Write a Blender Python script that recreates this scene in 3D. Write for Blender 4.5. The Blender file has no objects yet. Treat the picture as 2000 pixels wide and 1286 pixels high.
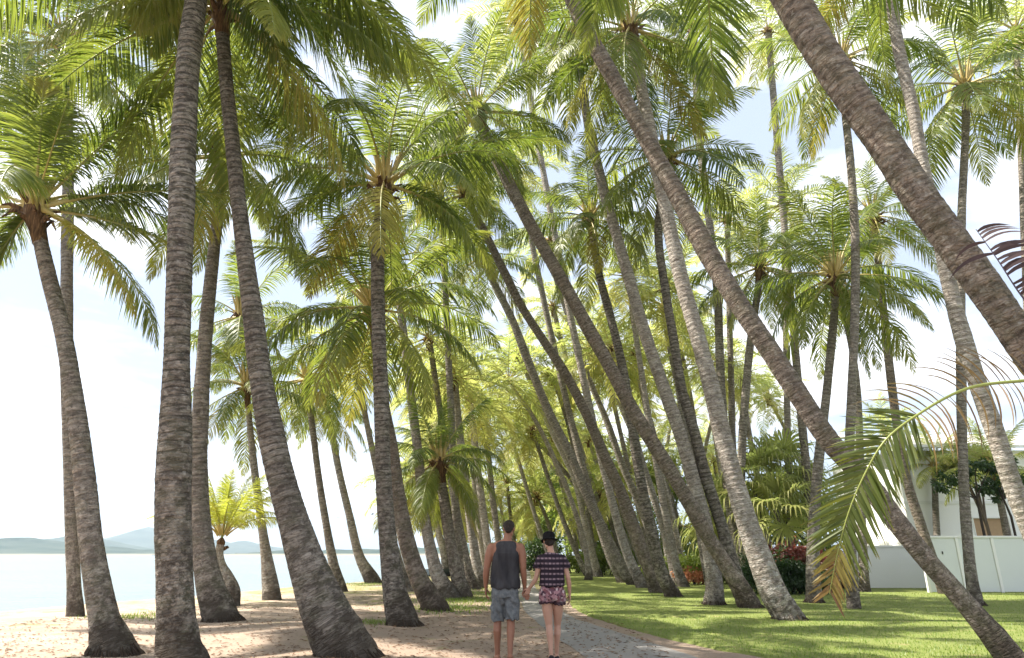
import bpy, bmesh, math, random
import numpy as np
from mathutils import Vector, Matrix, noise as mnoise

random.seed(7)
rng = np.random.default_rng(11)
SC = bpy.context.scene
COL = SC.collection
PI = math.pi

# ------------------------------------------------------------------ camera
CAM_H = 1.35
FPX = 1303.0                       # focal length measured in photo pixels (photo is 2000 wide)
TILT = math.atan(440.0 / FPX)      # horizon sits 440 px below the middle of the photo
CT, ST = math.cos(TILT), math.sin(TILT)
WATER_Z = -0.45


def ray(px, py):
    a = (px - 1000.0) / FPX
    b = (643.0 - py) / FPX
    return (a, CT - b * ST, ST + b * CT)


def at(px, py, Y):
    """world point seen at photo pixel (px, py) at forward distance Y"""
    d = ray(px, py)
    t = Y / d[1]
    return Vector((d[0] * t, Y, CAM_H + d[2] * t))


def depth(p):
    return p[1] * CT + (p[2] - CAM_H) * ST


def on_plane(px, py, z=0.0):
    d = ray(px, py)
    t = (z - CAM_H) / d[2]
    return Vector((d[0] * t, d[1] * t, z))


# shoreline, measured at water level
_sh = [on_plane(x, y, WATER_Z) for x, y in
       [(0, 1210), (130, 1200), (250, 1190), (470, 1165), (560, 1160), (650, 1150), (740, 1138), (830, 1122), (890, 1108)]]
SHX = [-26.0] + [p.x for p in _sh] + [-9.0, -16.0, -60.0]
SHY = [-20.0] + [p.y for p in _sh] + [150.0, 240.0, 500.0]


def shore_x(y):
    return float(np.interp(y, SHY, SHX))


def hump(x, y):
    return 0.035 * mnoise.noise(Vector((x * 0.35, y * 0.35, 0.3))) + 0.018 * mnoise.noise(Vector((x * 1.3, y * 1.3, 4.0)))


MOUNDS = []


def ground_z(x, y):
    d = x - shore_x(y)
    z = WATER_Z + 0.17 * d + 0.02
    if z > -0.06:
        z = -0.06 + 0.06 * (1 - math.exp(-(z + 0.06) / 0.06))
    z = max(z, -3.0)
    k = max(0.0, min(1.0, d / 2.0))
    fade = 1.0 if x < 0.2 else 0.25
    z += hump(x, y) * k * fade
    for mx, my, r, h in MOUNDS:
        q = ((x - mx) ** 2 + (y - my) ** 2) / (r * r)
        if q < 6:
            z += h * math.exp(-q)
    return z


def on_ground(px, py):
    d = ray(px, py)
    t = (0.2 - CAM_H) / d[2]
    for _ in range(4000):
        x, y, z = d[0] * t, d[1] * t, CAM_H + d[2] * t
        g = ground_z(x, y)
        if z <= g:
            return Vector((x, y, g))
        t += max(0.002 * t, (z - g) * 0.5)
    return Vector((x, y, g))


# ------------------------------------------------------------------ object helpers
def link(o):
    COL.objects.link(o)
    return o


def tag(o, label=None, cat=None, group=None, kind=None):
    if label:
        o["label"] = label
    if cat:
        o["category"] = cat
    if group:
        o["group"] = group
    if kind:
        o["kind"] = kind
    return o


def empty(name, loc=(0, 0, 0)):
    o = bpy.data.objects.new(name, None)
    o.location = loc
    o.empty_display_size = 0.3
    return link(o)


def obj(name, mesh, parent=None, loc=None):
    o = bpy.data.objects.new(name, mesh)
    if loc is not None:
        o.location = loc
    if parent is not None:
        o.parent = parent
    return link(o)


def np_mesh(name, verts, faces, mats=(), mat_idx=None, smooth=True, attrs=None):
    """verts (n,3); faces: list of (k-gons as int arrays shaped (m,k))"""
    me = bpy.data.meshes.new(name)
    verts = np.asarray(verts, dtype=np.float32)
    me.vertices.add(len(verts))
    me.vertices.foreach_set("co", verts.ravel())
    fs = [np.asarray(f, dtype=np.int32) for f in faces if len(f)]
    loops = np.concatenate([f.ravel() for f in fs])
    tot = np.concatenate([np.full(len(f), f.shape[1], dtype=np.int32) for f in fs])
    start = np.concatenate([[0], np.cumsum(tot)[:-1]]).astype(np.int32)
    me.loops.add(len(loops))
    me.loops.foreach_set("vertex_index", loops)
    me.polygons.add(len(tot))
    me.polygons.foreach_set("loop_start", start)
    me.polygons.foreach_set("loop_total", tot)
    if mat_idx is not None:
        me.polygons.foreach_set("material_index", np.asarray(mat_idx, dtype=np.int32))
    me.polygons.foreach_set("use_smooth", np.full(len(tot), smooth, dtype=bool))
    for m in mats:
        me.materials.append(m)
    for k, v in (attrs or {}).items():
        v = np.asarray(v, dtype=np.float32)
        if v.ndim == 2:
            a = me.attributes.new(k, 'FLOAT_VECTOR', 'POINT')
            a.data.foreach_set("vector", v.ravel())
        else:
            a = me.attributes.new(k, 'FLOAT', 'POINT')
            a.data.foreach_set("value", v)
    me.update(calc_edges=True)
    me.validate()
    return me


class MB:
    """collects numpy pieces into one mesh"""

    def __init__(self):
        self.v, self.f, self.m, self.n, self.a = [], {}, {}, 0, []

    def add(self, v, f, mat=0, attr=None):
        v = np.asarray(v, dtype=np.float64)
        f = np.asarray(f, dtype=np.int64) + self.n
        k = f.shape[1]
        self.f.setdefault(k, []).append(f)
        self.m.setdefault(k, []).append(np.full(len(f), mat))
        self.v.append(v)
        self.a.append(np.zeros(len(v)) if attr is None else np.broadcast_to(np.asarray(attr, dtype=np.float64), (len(v),)))
        self.n += len(v)

    def mesh(self, name, mats, smooth=True, attr_name="tint", extra=None):
        fs = [np.concatenate(self.f[k]) for k in self.f]
        ms = np.concatenate([np.concatenate(self.m[k]) for k in self.f])
        at_ = {attr_name: np.concatenate(self.a)}
        if extra:
            at_.update(extra)
        return np_mesh(name, np.concatenate(self.v), fs, mats, ms, smooth, at_)


BOXF = np.array([[0, 3, 2, 1], [4, 5, 6, 7], [0, 1, 5, 4], [1, 2, 6, 5], [2, 3, 7, 6], [3, 0, 4, 7]])


def box_v(x0, x1, y0, y1, z0, z1):
    return np.array([[x0, y0, z0], [x1, y0, z0], [x1, y1, z0], [x0, y1, z0], [x0, y0, z1], [x1, y0, z1], [x1, y1, z1], [x0, y1, z1]])


def frame_of(t):
    t = np.asarray(t, float)
    t = t / np.linalg.norm(t)
    ref = np.array([0, -1.0, 0]) if abs(t[1]) < 0.9 else np.array([1.0, 0, 0])
    a = np.cross(t, ref)
    a /= np.linalg.norm(a)
    return a, np.cross(t, a)


def tube(mb, pts, rad, sides=8, mat=0, attr=None, cap=True):
    """closed tapered tube along pts; rad scalar/array or (rx, ry) rows"""
    pts = np.asarray(pts, float)
    n = len(pts)
    rad = np.asarray(rad, float)
    if rad.ndim == 0:
        rad = np.full(n, float(rad))
    if rad.ndim == 1:
        rad = np.stack([rad, rad], 1)
    tg = np.gradient(pts, axis=0)
    tg /= np.linalg.norm(tg, axis=1)[:, None] + 1e-12
    a0, _ = frame_of(tg[0])
    ang = np.linspace(0, 2 * PI, sides, endpoint=False)
    V = np.zeros((n, sides, 3))
    a = a0
    for i in range(n):
        a = a - tg[i] * np.dot(a, tg[i])
        a /= np.linalg.norm(a)
        b = np.cross(tg[i], a)
        V[i] = pts[i] + np.outer(np.cos(ang), a) * rad[i, 0] + np.outer(np.sin(ang), b) * rad[i, 1]
    i, j = np.meshgrid(np.arange(n - 1), np.arange(sides), indexing='ij')
    j2 = (j + 1) % sides
    F = np.stack([i * sides + j, i * sides + j2, (i + 1) * sides + j2, (i + 1) * sides + j], -1).reshape(-1, 4)
    at_ = None
    if attr is not None:
        at_ = np.repeat(np.broadcast_to(np.asarray(attr, float), (n,)), sides)
    mb.add(V.reshape(-1, 3), F, mat, at_)
    if cap:
        b0 = mb.n
        vs = np.concatenate([V[0], pts[:1], V[-1], pts[-1:]])
        k = np.arange(sides)
        f0 = np.stack([np.full(sides, sides), (k + 1) % sides, k], 1)
        f1 = np.stack([np.full(sides, 2 * sides + 1), sides + 1 + k, sides + 1 + (k + 1) % sides], 1)
        av = 0 if attr is None else float(np.broadcast_to(np.asarray(attr, float), (n,))[0])
        mb.add(vs, np.concatenate([f0, f1]), mat, av)


def catmull(P, W, step):
    """P (n,d) control rows -> densely sampled rows, roughly 'step' apart; W extra columns"""
    P = np.asarray(P, float)
    W = np.asarray(W, float)
    A = np.concatenate([P, W[:, None]], 1)
    A = np.concatenate([2 * A[:1] - A[1:2], A, 2 * A[-1:] - A[-2:-1]])
    out = []
    for i in range(1, len(A) - 2):
        p0, p1, p2, p3 = A[i - 1], A[i], A[i + 1], A[i + 2]
        m1 = (p2 - p0) * 0.5
        m2 = (p3 - p1) * 0.5
        L = np.linalg.norm((p2 - p1)[:3])
        l0 = max(np.linalg.norm((p1 - p0)[:3]), 1e-6)
        l2 = max(np.linalg.norm((p3 - p2)[:3]), 1e-6)
        m1 = ((p1 - p0) / l0 + (p2 - p1) / max(L, 1e-6)) * 0.5 * L
        m2 = ((p3 - p2) / l2 + (p2 - p1) / max(L, 1e-6)) * 0.5 * L
        k = max(1, int(round(L / step)))
        for q in range(k):
            t = q / k
            out.append((2 * t ** 3 - 3 * t ** 2 + 1) * p1 + (t ** 3 - 2 * t ** 2 + t) * m1 + (-2 * t ** 3 + 3 * t ** 2) * p2 + (t ** 3 - t ** 2) * m2)
    out.append(A[-2])
    out = np.array(out)
    return out[:, :3], out[:, 3]


# ------------------------------------------------------------------ materials
class NT:
    def __init__(self, name):
        self.m = bpy.data.materials.new(name)
        self.m.use_nodes = True
        self.t = self.m.node_tree
        self.t.nodes.clear()
        self.out = self.t.nodes.new('ShaderNodeOutputMaterial')

    def n(self, kind, _in=None, **props):
        nd = self.t.nodes.new(kind)
        for k, v in props.items():
            setattr(nd, k, v)
        for k, v in (_in or {}).items():
            s = nd.inputs[k]
            if hasattr(v, 'outputs'):
                v = v.outputs[0]
            if isinstance(v, bpy.types.NodeSocket):
                self.t.links.new(v, s)
            else:
                if isinstance(v, tuple) and len(v) == 3 and len(getattr(s, 'default_value', (0, 0, 0))) == 4:
                    v = (*v, 1)
                s.default_value = v
        return nd

    def mix(self, fac, a, b, blend='MIX'):
        nd = self.t.nodes.new('ShaderNodeMix')
        nd.data_type = 'RGBA'
        nd.blend_type = blend
        for key, v in ((0, fac), (6, a), (7, b)):
            s = nd.inputs[key]
            if hasattr(v, 'outputs'):
                v = v.outputs[0]
            if isinstance(v, bpy.types.NodeSocket):
                self.t.links.new(v, s)
            else:
                s.default_value = (*v, 1) if isinstance(v, tuple) and len(v) == 3 else v
        return nd.outputs[2]

    def math(self, op, a, b=0.0, clamp=False):
        nd = self.t.nodes.new('ShaderNodeMath')
        nd.operation = op
        nd.use_clamp = clamp
        for i, v in enumerate((a, b)):
            if hasattr(v, 'outputs'):
                v = v.outputs[0]
            if isinstance(v, bpy.types.NodeSocket):
                self.t.links.new(v, nd.inputs[i])
            else:
                nd.inputs[i].default_value = v
        return nd.outputs[0]

    def ramp(self, fac, stops):
        nd = self.t.nodes.new('ShaderNodeValToRGB')
        self.t.links.new(fac.outputs[0] if hasattr(fac, 'outputs') else fac, nd.inputs[0])
        cr = nd.color_ramp
        while len(cr.elements) > 1:
            cr.elements.remove(cr.elements[-1])
        for i, (p, c) in enumerate(stops):
            e = cr.elements[0] if i == 0 else cr.elements.new(p)
            e.position = p
            e.color = (*c, 1) if isinstance(c, tuple) else (c, c, c, 1)
        return nd.outputs[0]

    def attr(self, name):
        nd = self.t.nodes.new('ShaderNodeAttribute')
        nd.attribute_name = name
        return nd

    def vmul(self, vec, s):
        nd = self.t.nodes.new('ShaderNodeVectorMath')
        nd.operation = 'MULTIPLY'
        self.t.links.new(vec.outputs[0] if hasattr(vec, 'outputs') else vec, nd.inputs[0])
        nd.inputs[1].default_value = s
        return nd.outputs[0]

    def noise(self, vec, scale, detail=4, rough=0.55, dist=0.0):
        nd = self.n('ShaderNodeTexNoise', {'Scale': scale, 'Detail': detail, 'Roughness': rough, 'Distortion': dist})
        if vec is not None:
            self.t.links.new(vec.outputs[0] if hasattr(vec, 'outputs') else vec, nd.inputs['Vector'])
        return nd.outputs[0]

    def bsdf(self, color, rough=0.7, normal=None, spec=0.3, **kw):
        d = {'Base Color': color, 'Roughness': rough, 'Specular IOR Level': spec}
        d.update(kw)
        if normal is not None:
            d['Normal'] = normal
        return self.n('ShaderNodeBsdfPrincipled', d)

    def bump(self, h, strength, dist):
        return self.n('ShaderNodeBump', {'Height': h, 'Strength': strength, 'Distance': dist}).outputs[0]

    def surf(self, sh):
        self.t.links.new(sh.outputs[0], self.out.inputs['Surface'])
        return self.m


def gt(nt):
    return nt.n('ShaderNodeNewGeometry').outputs['Position']


def leaf_material(name, greens, transl, gloss=0.42, tsh=0.45, yellow=(0.30, 0.24, 0.04), brown=(0.16, 0.09, 0.035)):
    nt = NT(name)
    tint = nt.attr('tint').outputs['Fac']
    rnd = nt.n('ShaderNodeObjectInfo').outputs['Random']
    nz = nt.noise(gt(nt), 0.9, 2)
    f = nt.math('ADD', nt.math('MULTIPLY', tint, 0.5), nt.math('MULTIPLY', nt.math('ADD', rnd, nz), 0.3), True)
    c = nt.ramp(f, [(0.0, greens[0]), (0.45, greens[1]), (0.8, greens[2]), (0.97, greens[3])])
    tip = nt.math('SUBTRACT', tint, 1.0, True)          # tint 1..2 = yellowing, 2..3 = browning
    tipb = nt.math('SUBTRACT', tint, 2.0, True)
    c = nt.mix(tip, c, yellow)
    c = nt.mix(tipb, c, brown)
    tc = nt.mix(nt.math('MULTIPLY', f, 0.8), transl[0], transl[1])
    tc = nt.mix(tip, tc, tuple(v * 1.5 for v in yellow))
    tc = nt.mix(tipb, tc, brown)
    p = nt.bsdf(c, gloss, spec=0.35)
    t = nt.n('ShaderNodeBsdfTranslucent', {'Color': tc})
    ms = nt.n('ShaderNodeMixShader', {0: tsh})
    nt.t.links.new(p.outputs[0], ms.inputs[1])
    nt.t.links.new(t.outputs[0], ms.inputs[2])
    return nt.surf(ms)


M = {}
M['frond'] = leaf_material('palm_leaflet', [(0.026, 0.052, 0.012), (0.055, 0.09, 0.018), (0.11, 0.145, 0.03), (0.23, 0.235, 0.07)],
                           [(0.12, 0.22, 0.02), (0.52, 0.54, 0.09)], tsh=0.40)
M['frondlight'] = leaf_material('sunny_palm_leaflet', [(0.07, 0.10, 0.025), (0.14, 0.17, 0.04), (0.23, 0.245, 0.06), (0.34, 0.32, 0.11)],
                                [(0.34, 0.44, 0.08), (0.78, 0.76, 0.24)], tsh=0.55)  # lighter copy of the palm leaflet; brightness of the far grove painted in
M['fanleaf'] = leaf_material('fan_palm_leaf', [(0.19, 0.20, 0.06), (0.30, 0.30, 0.09), (0.40, 0.38, 0.14), (0.50, 0.45, 0.22)],
                             [(0.28, 0.40, 0.09), (0.55, 0.58, 0.18)])
M['youngfrond'] = leaf_material('young_palm_leaflet', [(0.16, 0.20, 0.03), (0.26, 0.28, 0.04), (0.36, 0.36, 0.06), (0.42, 0.38, 0.08)],
                                [(0.50, 0.58, 0.06), (0.72, 0.70, 0.12)], tsh=0.5)
M['deadfrond'] = leaf_material('dry_purple_leaflet', [(0.012, 0.008, 0.012), (0.022, 0.014, 0.018), (0.04, 0.024, 0.026), (0.07, 0.04, 0.035)],
                               [(0.025, 0.014, 0.02), (0.05, 0.03, 0.028)], tsh=0.15, gloss=0.6, yellow=(0.05, 0.03, 0.03), brown=(0.02, 0.012, 0.014))
M['shaded_oldfrond'] = leaf_material('shaded_dying_leaflet', [(0.024, 0.042, 0.007), (0.045, 0.068, 0.010), (0.08, 0.10, 0.016), (0.14, 0.14, 0.025)],
                              [(0.12, 0.18, 0.014), (0.36, 0.36, 0.05)], tsh=0.25, gloss=0.55, yellow=(0.19, 0.125, 0.035), brown=(0.10, 0.05, 0.03))  # greens darkened to paint in shade from crowns above; browning is real
M['leaf'] = leaf_material('broad_leaf', [(0.05, 0.085, 0.018), (0.10, 0.15, 0.03), (0.17, 0.21, 0.045), (0.26, 0.27, 0.07)],
                          [(0.2, 0.34, 0.04), (0.5, 0.54, 0.10)], tsh=0.4)
M['darkleaf'] = leaf_material('dark_hedge_leaf', [(0.012, 0.028, 0.01), (0.022, 0.045, 0.012), (0.04, 0.075, 0.02), (0.07, 0.11, 0.03)],
                              [(0.05, 0.12, 0.02), (0.12, 0.2, 0.04)], tsh=0.22)
M['redleaf'] = leaf_material('red_leaf', [(0.05, 0.018, 0.016), (0.08, 0.03, 0.025), (0.13, 0.055, 0.04), (0.19, 0.10, 0.07)],
                             [(0.3, 0.05, 0.04), (0.45, 0.14, 0.08)], tsh=0.3)
M['orangeleaf'] = leaf_material('orange_leaf', [(0.30, 0.10, 0.05), (0.42, 0.17, 0.09), (0.5, 0.26, 0.12), (0.5, 0.36, 0.15)],
                                [(0.5, 0.2, 0.1), (0.6, 0.3, 0.12)], tsh=0.3)


def stalk_mat():
    nt = NT('frond_stalk')
    s = nt.attr('tint').outputs['Fac']
    nz = nt.noise(gt(nt), 14, 3)
    a = nt.mix(nz, (0.36, 0.24, 0.07), (0.50, 0.40, 0.14))
    c = nt.mix(nt.math('MULTIPLY', s, 1.6, True), a, (0.20, 0.23, 0.06))
    return nt.surf(nt.bsdf(c, 0.42, spec=0.45))


M['stalk'] = stalk_mat()


def fibre_mat():
    nt = NT('palm_fibre')
    p = gt(nt)
    nz = nt.noise(nt.vmul(p, (30, 30, 4)), 1.0, 4)
    c = nt.ramp(nz, [(0.3, (0.035, 0.02, 0.012)), (0.55, (0.12, 0.065, 0.03)), (0.75, (0.26, 0.16, 0.08))])
    return nt.surf(nt.bsdf(c, 0.9, nt.bump(nz, 0.8, 0.02)))


M['fibre'] = fibre_mat()


def bark_mat(name, light, mid, dark, ringk=0.55, moss=0.25, pink=(0.40, 0.29, 0.22)):
    nt = NT(name)
    b = nt.attr('bark').outputs['Vector']
    h = nt.attr('height').outputs['Fac']
    rnd = nt.n('ShaderNodeObjectInfo').outputs['Random']
    off = nt.n('ShaderNodeCombineXYZ', {0: nt.math('MULTIPLY', rnd, 37.0), 1: 0.0, 2: nt.math('MULTIPLY', rnd, 91.0)})
    v = nt.n('ShaderNodeVectorMath', {0: b, 1: off}, operation='ADD').outputs[0]
    # uneven leaf-scar bands round the stem
    band = nt.noise(nt.vmul(v, (4.2, 4.2, 19.0)), 1.0, 5, 0.62, 0.5)
    wav = nt.n('ShaderNodeTexWave', {'Vector': nt.vmul(v, (0.35, 0.35, 1.0)), 'Scale': 2.6, 'Distortion': 5.5, 'Detail': 3.0, 'Detail Scale': 1.6, 'Detail Roughness': 0.6},
               wave_type='BANDS', bands_direction='Z', wave_profile='SIN').outputs['Fac']
    crack = nt.n('ShaderNodeTexVoronoi', {'Vector': nt.vmul(v, (9, 9, 26)), 'Scale': 1.0, 'Randomness': 1.0}, feature='DISTANCE_TO_EDGE').outputs[0]
    crack = nt.math('SUBTRACT', 1.0, nt.math('MULTIPLY', crack, 5.0, True), True)
    blotch = nt.noise(v, 2.3, 5, 0.6)
    fine = nt.noise(nt.vmul(v, (1, 1, 1.6)), 38.0, 3, 0.6)
    c = nt.mix(nt.ramp(blotch, [(0.36, 0.0), (0.62, 1.0)]), mid, light)
    c = nt.mix(nt.math('MULTIPLY', nt.ramp(nt.noise(v, 1.1, 3), [(0.45, 0.0), (0.7, 1.0)]), 0.35), c, pink)
    bk = nt.ramp(h, [(0.06, 0.30), (0.34, 1.0)])
    c = nt.mix(nt.math('MULTIPLY', nt.math('MULTIPLY', nt.ramp(band, [(0.40, 1.0), (0.53, 0.0)]), 0.85), bk), c, dark)
    c = nt.mix(nt.math('MULTIPLY', nt.math('MULTIPLY', nt.ramp(wav, [(0.0, 1.0), (0.22, 0.0)]), ringk), bk), c, tuple(x * 0.6 for x in dark))
    c = nt.mix(nt.math('MULTIPLY', crack, 0.4), c, dark)
    spots = nt.noise(nt.vmul(v, (1, 1, 1.3)), 15.0, 3, 0.5)
    c = nt.mix(nt.math('MULTIPLY', nt.ramp(spots, [(0.58, 0.0), (0.66, 1.0)]), 0.7), c, tuple(x * 0.55 for x in dark))
    c = nt.mix(nt.math('MULTIPLY', nt.ramp(spots, [(0.34, 1.0), (0.42, 0.0)]), 0.45), c, (0.52, 0.49, 0.43))
    pit = nt.ramp(nt.noise(nt.vmul(v, (1, 1, 0.8)), 8.5, 5, 0.72), [(0.46, 1.0), (0.535, 0.0)])
    c = nt.mix(nt.math('MULTIPLY', nt.math('MULTIPLY', pit, 0.95), nt.math('SUBTRACT', 1.25, bk, True)), c, dark)
    # moss and root-dark near the foot
    low = nt.ramp(h, [(0.0, 1.0), (0.35, 0.45), (1.0, 0.0)])
    mossn = nt.ramp(nt.noise(v, 5.0, 4), [(0.46, 0.0), (0.6, 1.0)])
    c = nt.mix(nt.math('MULTIPLY', nt.math('MULTIPLY', mossn, moss), nt.math('ADD', low, 0.5)), c, (0.10, 0.12, 0.045))
    root = nt.ramp(nt.math('ADD', h, nt.math('ADD', nt.math('MULTIPLY', nt.math('SUBTRACT', blotch, 0.5), 0.22), nt.math('MULTIPLY', nt.math('SUBTRACT', spots, 0.5), 0.16))), [(0.045, 1.0), (0.085, 0.0)])
    c = nt.mix(nt.math('MULTIPLY', root, 0.9), c, (0.035, 0.026, 0.018))
    c = nt.mix(nt.math('MULTIPLY', fine, 0.35), c, tuple(x * 0.45 for x in mid))
    c = nt.mix(nt.math('MULTIPLY', rnd, 0.22), c, (0.17, 0.14, 0.115), 'MIX')
    lich = nt.ramp(nt.noise(nt.vmul(v, (1, 1, 1.1)), 10.0, 5, 0.72), [(0.50, 0.0), (0.60, 1.0)])
    c = nt.mix(nt.math('MULTIPLY', nt.math('MULTIPLY', nt.math('MULTIPLY', lich, nt.ramp(h, [(0.05, 0.25), (0.13, 1.0)])), 0.5), nt.math('SUBTRACT', 1.2, bk, True)), c, tuple(min(0.6, x * 1.1) for x in light))
    hh = nt.math('ADD', nt.math('MULTIPLY', nt.math('MULTIPLY', wav, bk), 0.9), nt.math('ADD', nt.math('MULTIPLY', nt.math('MULTIPLY', band, bk), 1.4), nt.math('ADD', nt.math('SUBTRACT', nt.math('MULTIPLY', fine, 0.6), nt.math('MULTIPLY', pit, 0.7)), nt.math('MULTIPLY', crack, -0.5))))
    return nt.surf(nt.bsdf(c, 0.9, nt.bump(hh, 0.75, 0.035), spec=0.15))


M['bark'] = bark_mat('palm_bark_grey', (0.54, 0.485, 0.415), (0.37, 0.32, 0.27), (0.10, 0.082, 0.068))
M['barkdark'] = bark_mat('palm_bark_dark', (0.46, 0.41, 0.35), (0.25, 0.21, 0.175), (0.032, 0.027, 0.023), 0.85, 0.2, (0.30, 0.24, 0.19))
M['barkpale'] = bark_mat('palm_bark_pale', (0.66, 0.60, 0.525), (0.50, 0.44, 0.375), (0.19, 0.155, 0.13), 0.45, 0.12, (0.58, 0.47, 0.39))
M['barkmid'] = bark_mat('palm_bark_brown', (0.40, 0.335, 0.275), (0.26, 0.205, 0.16), (0.09, 0.07, 0.056), 0.4, 0.25, (0.44, 0.33, 0.25))


def flat_mat(name, col, rough=0.7, spec=0.3, var=0.15, scale=6.0, bump=0.0, metallic=0.0):
    nt = NT(name)
    nz = nt.noise(gt(nt), scale, 4)
    c = nt.mix(nz, tuple(x * (1 - var) for x in col), tuple(min(1, x * (1 + var)) for x in col))
    nrm = nt.bump(nt.noise(gt(nt), scale * 6, 3), bump, 0.01) if bump else None
    return nt.surf(nt.bsdf(c, rough, nrm, spec, Metallic=metallic))


ROOTM = flat_mat('palm_root', (0.06, 0.045, 0.034), 0.95, 0.1, 0.6, 9, 0.5)
# ------------------------------------------------------------------ palm fronds
def frond_geo(mb, R, side, L, pairs, wleaf, lleaf, seed, droop=1.0, lift=0.25, petiole=0.2, segs=3, age=0.0, stalk_r=0.026,
              gap=0.0, fwd0=0.35, fwd1=1.05, tipbrown=0.15, twist=0.0, sides=6, curl=0.0, rib=True, q_end=1.0, flat_prof=False, only=0):
    """R (m,3) midrib points, side (3,) unit vector across the frond; leaflets are narrow ribbons on both sides"""
    r = np.random.default_rng(seed)
    R = np.asarray(R, float)
    m = len(R)
    tg = np.gradient(R, axis=0)
    tg /= np.linalg.norm(tg, axis=1)[:, None]
    side = np.asarray(side, float) / np.linalg.norm(side)
    s_all = np.linspace(0, 1, m)
    # midrib: broad flattened petiole base, thin tip
    rad = stalk_r * (1 - 0.86 * s_all ** 0.8)
    rx = rad * (1 + 1.3 * np.exp(-s_all / 0.06))
    if rib:
        tube(mb, R, np.stack([rx, rad * 0.75], 1), sides, 1, s_all, cap=True)
    n = pairs * 2
    s = petiole + (q_end - petiole) * (np.repeat(np.arange(pairs), 2) + r.uniform(0, 0.7, n)) / pairs
    s = np.clip(s, 0, 0.995)
    sg = np.tile([1.0, -1.0], pairs)
    keep = r.random(n) > gap
    if only:
        keep &= (sg * only > 0) | (r.random(n) < 0.12)
    s, sg = s[keep], sg[keep]
    n = len(s)
    fi = s * (m - 1)
    i0 = np.minimum(fi.astype(int), m - 2)
    fr = (fi - i0)[:, None]
    P = R[i0] * (1 - fr) + R[i0 + 1] * fr
    T = tg[i0] * (1 - fr) + tg[i0 + 1] * fr
    T /= np.linalg.norm(T, axis=1)[:, None]
    S = side[None] - T * (T @ side)[:, None]
    S /= np.linalg.norm(S, axis=1)[:, None]
    U = np.cross(S, T)
    U *= np.where(U[:, 2:3] < -0.2, -1, 1) if not twist else 1
    if twist:
        ca, sa = math.cos(twist), math.sin(twist)
        S, U = S * ca + U * sa, U * ca - S * sa
    q = (s - petiole) / (1 - petiole)
    prof = np.clip(0.45 + 2.2 * q, 0, 1) * np.clip((1.03 - q) * 2.1, 0.12, 1) ** 0.8
    if flat_prof:
        prof = np.clip((1.06 - q) * 2.2, 0.3, 1) ** 0.6
    ll = lleaf * prof * r.uniform(0.82, 1.08, n)
    fw = fwd0 + (fwd1 - fwd0) * q + r.normal(0, 0.07, n)
    lf = lift * (1 - q) + r.normal(0, 0.09, n)
    D = S * (sg * np.cos(fw))[:, None] + T * np.sin(fw)[:, None] + U * lf[:, None]
    D /= np.linalg.norm(D, axis=1)[:, None]
    g = droop * r.uniform(0.6, 1.35, n) * (0.4 + 0.35 * ll / lleaf)
    K = segs + 1
    tt = np.linspace(0, 1, K)
    pos = np.zeros((n, K, 3))
    pos[:, 0] = P
    dcur = D.copy()
    for k in range(1, K):
        pos[:, k] = pos[:, k - 1] + dcur * (ll / segs)[:, None]
        dcur = dcur + np.array([0, 0, -1.0]) * (g * 1.5 / segs)[:, None]
        if curl:
            dcur = dcur + T * (curl / segs) * r.uniform(0.5, 1.2, n)[:, None]
        dcur /= np.linalg.norm(dcur, axis=1)[:, None]
    Wd = T - D * np.sum(T * D, 1)[:, None]
    Wd /= np.linalg.norm(Wd, axis=1)[:, None] + 1e-9
    Nn = np.cross(D, Wd)
    rot = r.normal(0, 0.35, n)
    Wd = Wd * np.cos(rot)[:, None] + Nn * np.sin(rot)[:, None]
    wprof = np.array([0.55, 1.0, 0.8, 0.12]) if K == 4 else (np.interp(tt, [0, 0.25, 0.7, 1], [0.5, 1, 0.75, 0.08]))
    w = wleaf * 0.5 * (0.6 + 0.4 * prof) * r.uniform(0.8, 1.15, n)
    off = Wd[:, None, :] * (w[:, None] * wprof[None])[:, :, None]
    V = np.stack([pos - off, pos + off], 2).reshape(-1, 3)       # n, K, 2
    base = (np.arange(n) * K * 2)[:, None]
    F = np.concatenate([base + np.array([[2 * k, 2 * k + 1, 2 * k + 3, 2 * k + 2]]) for k in range(segs)], 0)
    t0 = r.random(n) * 0.9
    yel = np.clip(age + np.maximum(q - 0.75, 0) * tipbrown * 4 * (2 if tipbrown > 0.8 else 1), 0, 2)
    tv = np.where(yel[:, None] > 0.02, 1.0 + yel[:, None] * r.uniform(0.4, 1.0, n)[:, None], t0[:, None] * np.ones((1, K)))
    # leaflet tips dry out
    tipk = np.where(tt[None] > 0.9, 1.0, 0.0) * (r.random(n) < 0.5)[:, None]
    tv = np.where(tipk > 0, np.maximum(tv, 1.6), tv)
    mb.add(V, F, 0, np.repeat(tv.reshape(-1), 2))


def arc(e0, bend, L, m=20, power=1.35, wob=0.0, seed=0):
    """midrib in the XZ plane: starts at elevation e0 (rad), bends down by 'bend' rad to its tip"""
    s = np.linspace(0, 1, m)
    phi = e0 - bend * s ** power
    ds = L / (m - 1)
    x = np.concatenate([[0], np.cumsum(np.cos(phi[:-1]) * ds)])
    z = np.concatenate([[0], np.cumsum(np.sin(phi[:-1]) * ds)])
    y = wob * L * s ** 2
    return np.stack([x, y, z], 1)


# generic frond meshes of unit length 4 m, shared by many palms
E_CL = [86, 72, 58, 44, 28, 10, -10, -35, -62]
BEND = {86: 22, 72: 46, 58: 66, 44: 82, 28: 84, 10: 76, -10: 62, -35: 42, -62: 20}
FR = {}


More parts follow.
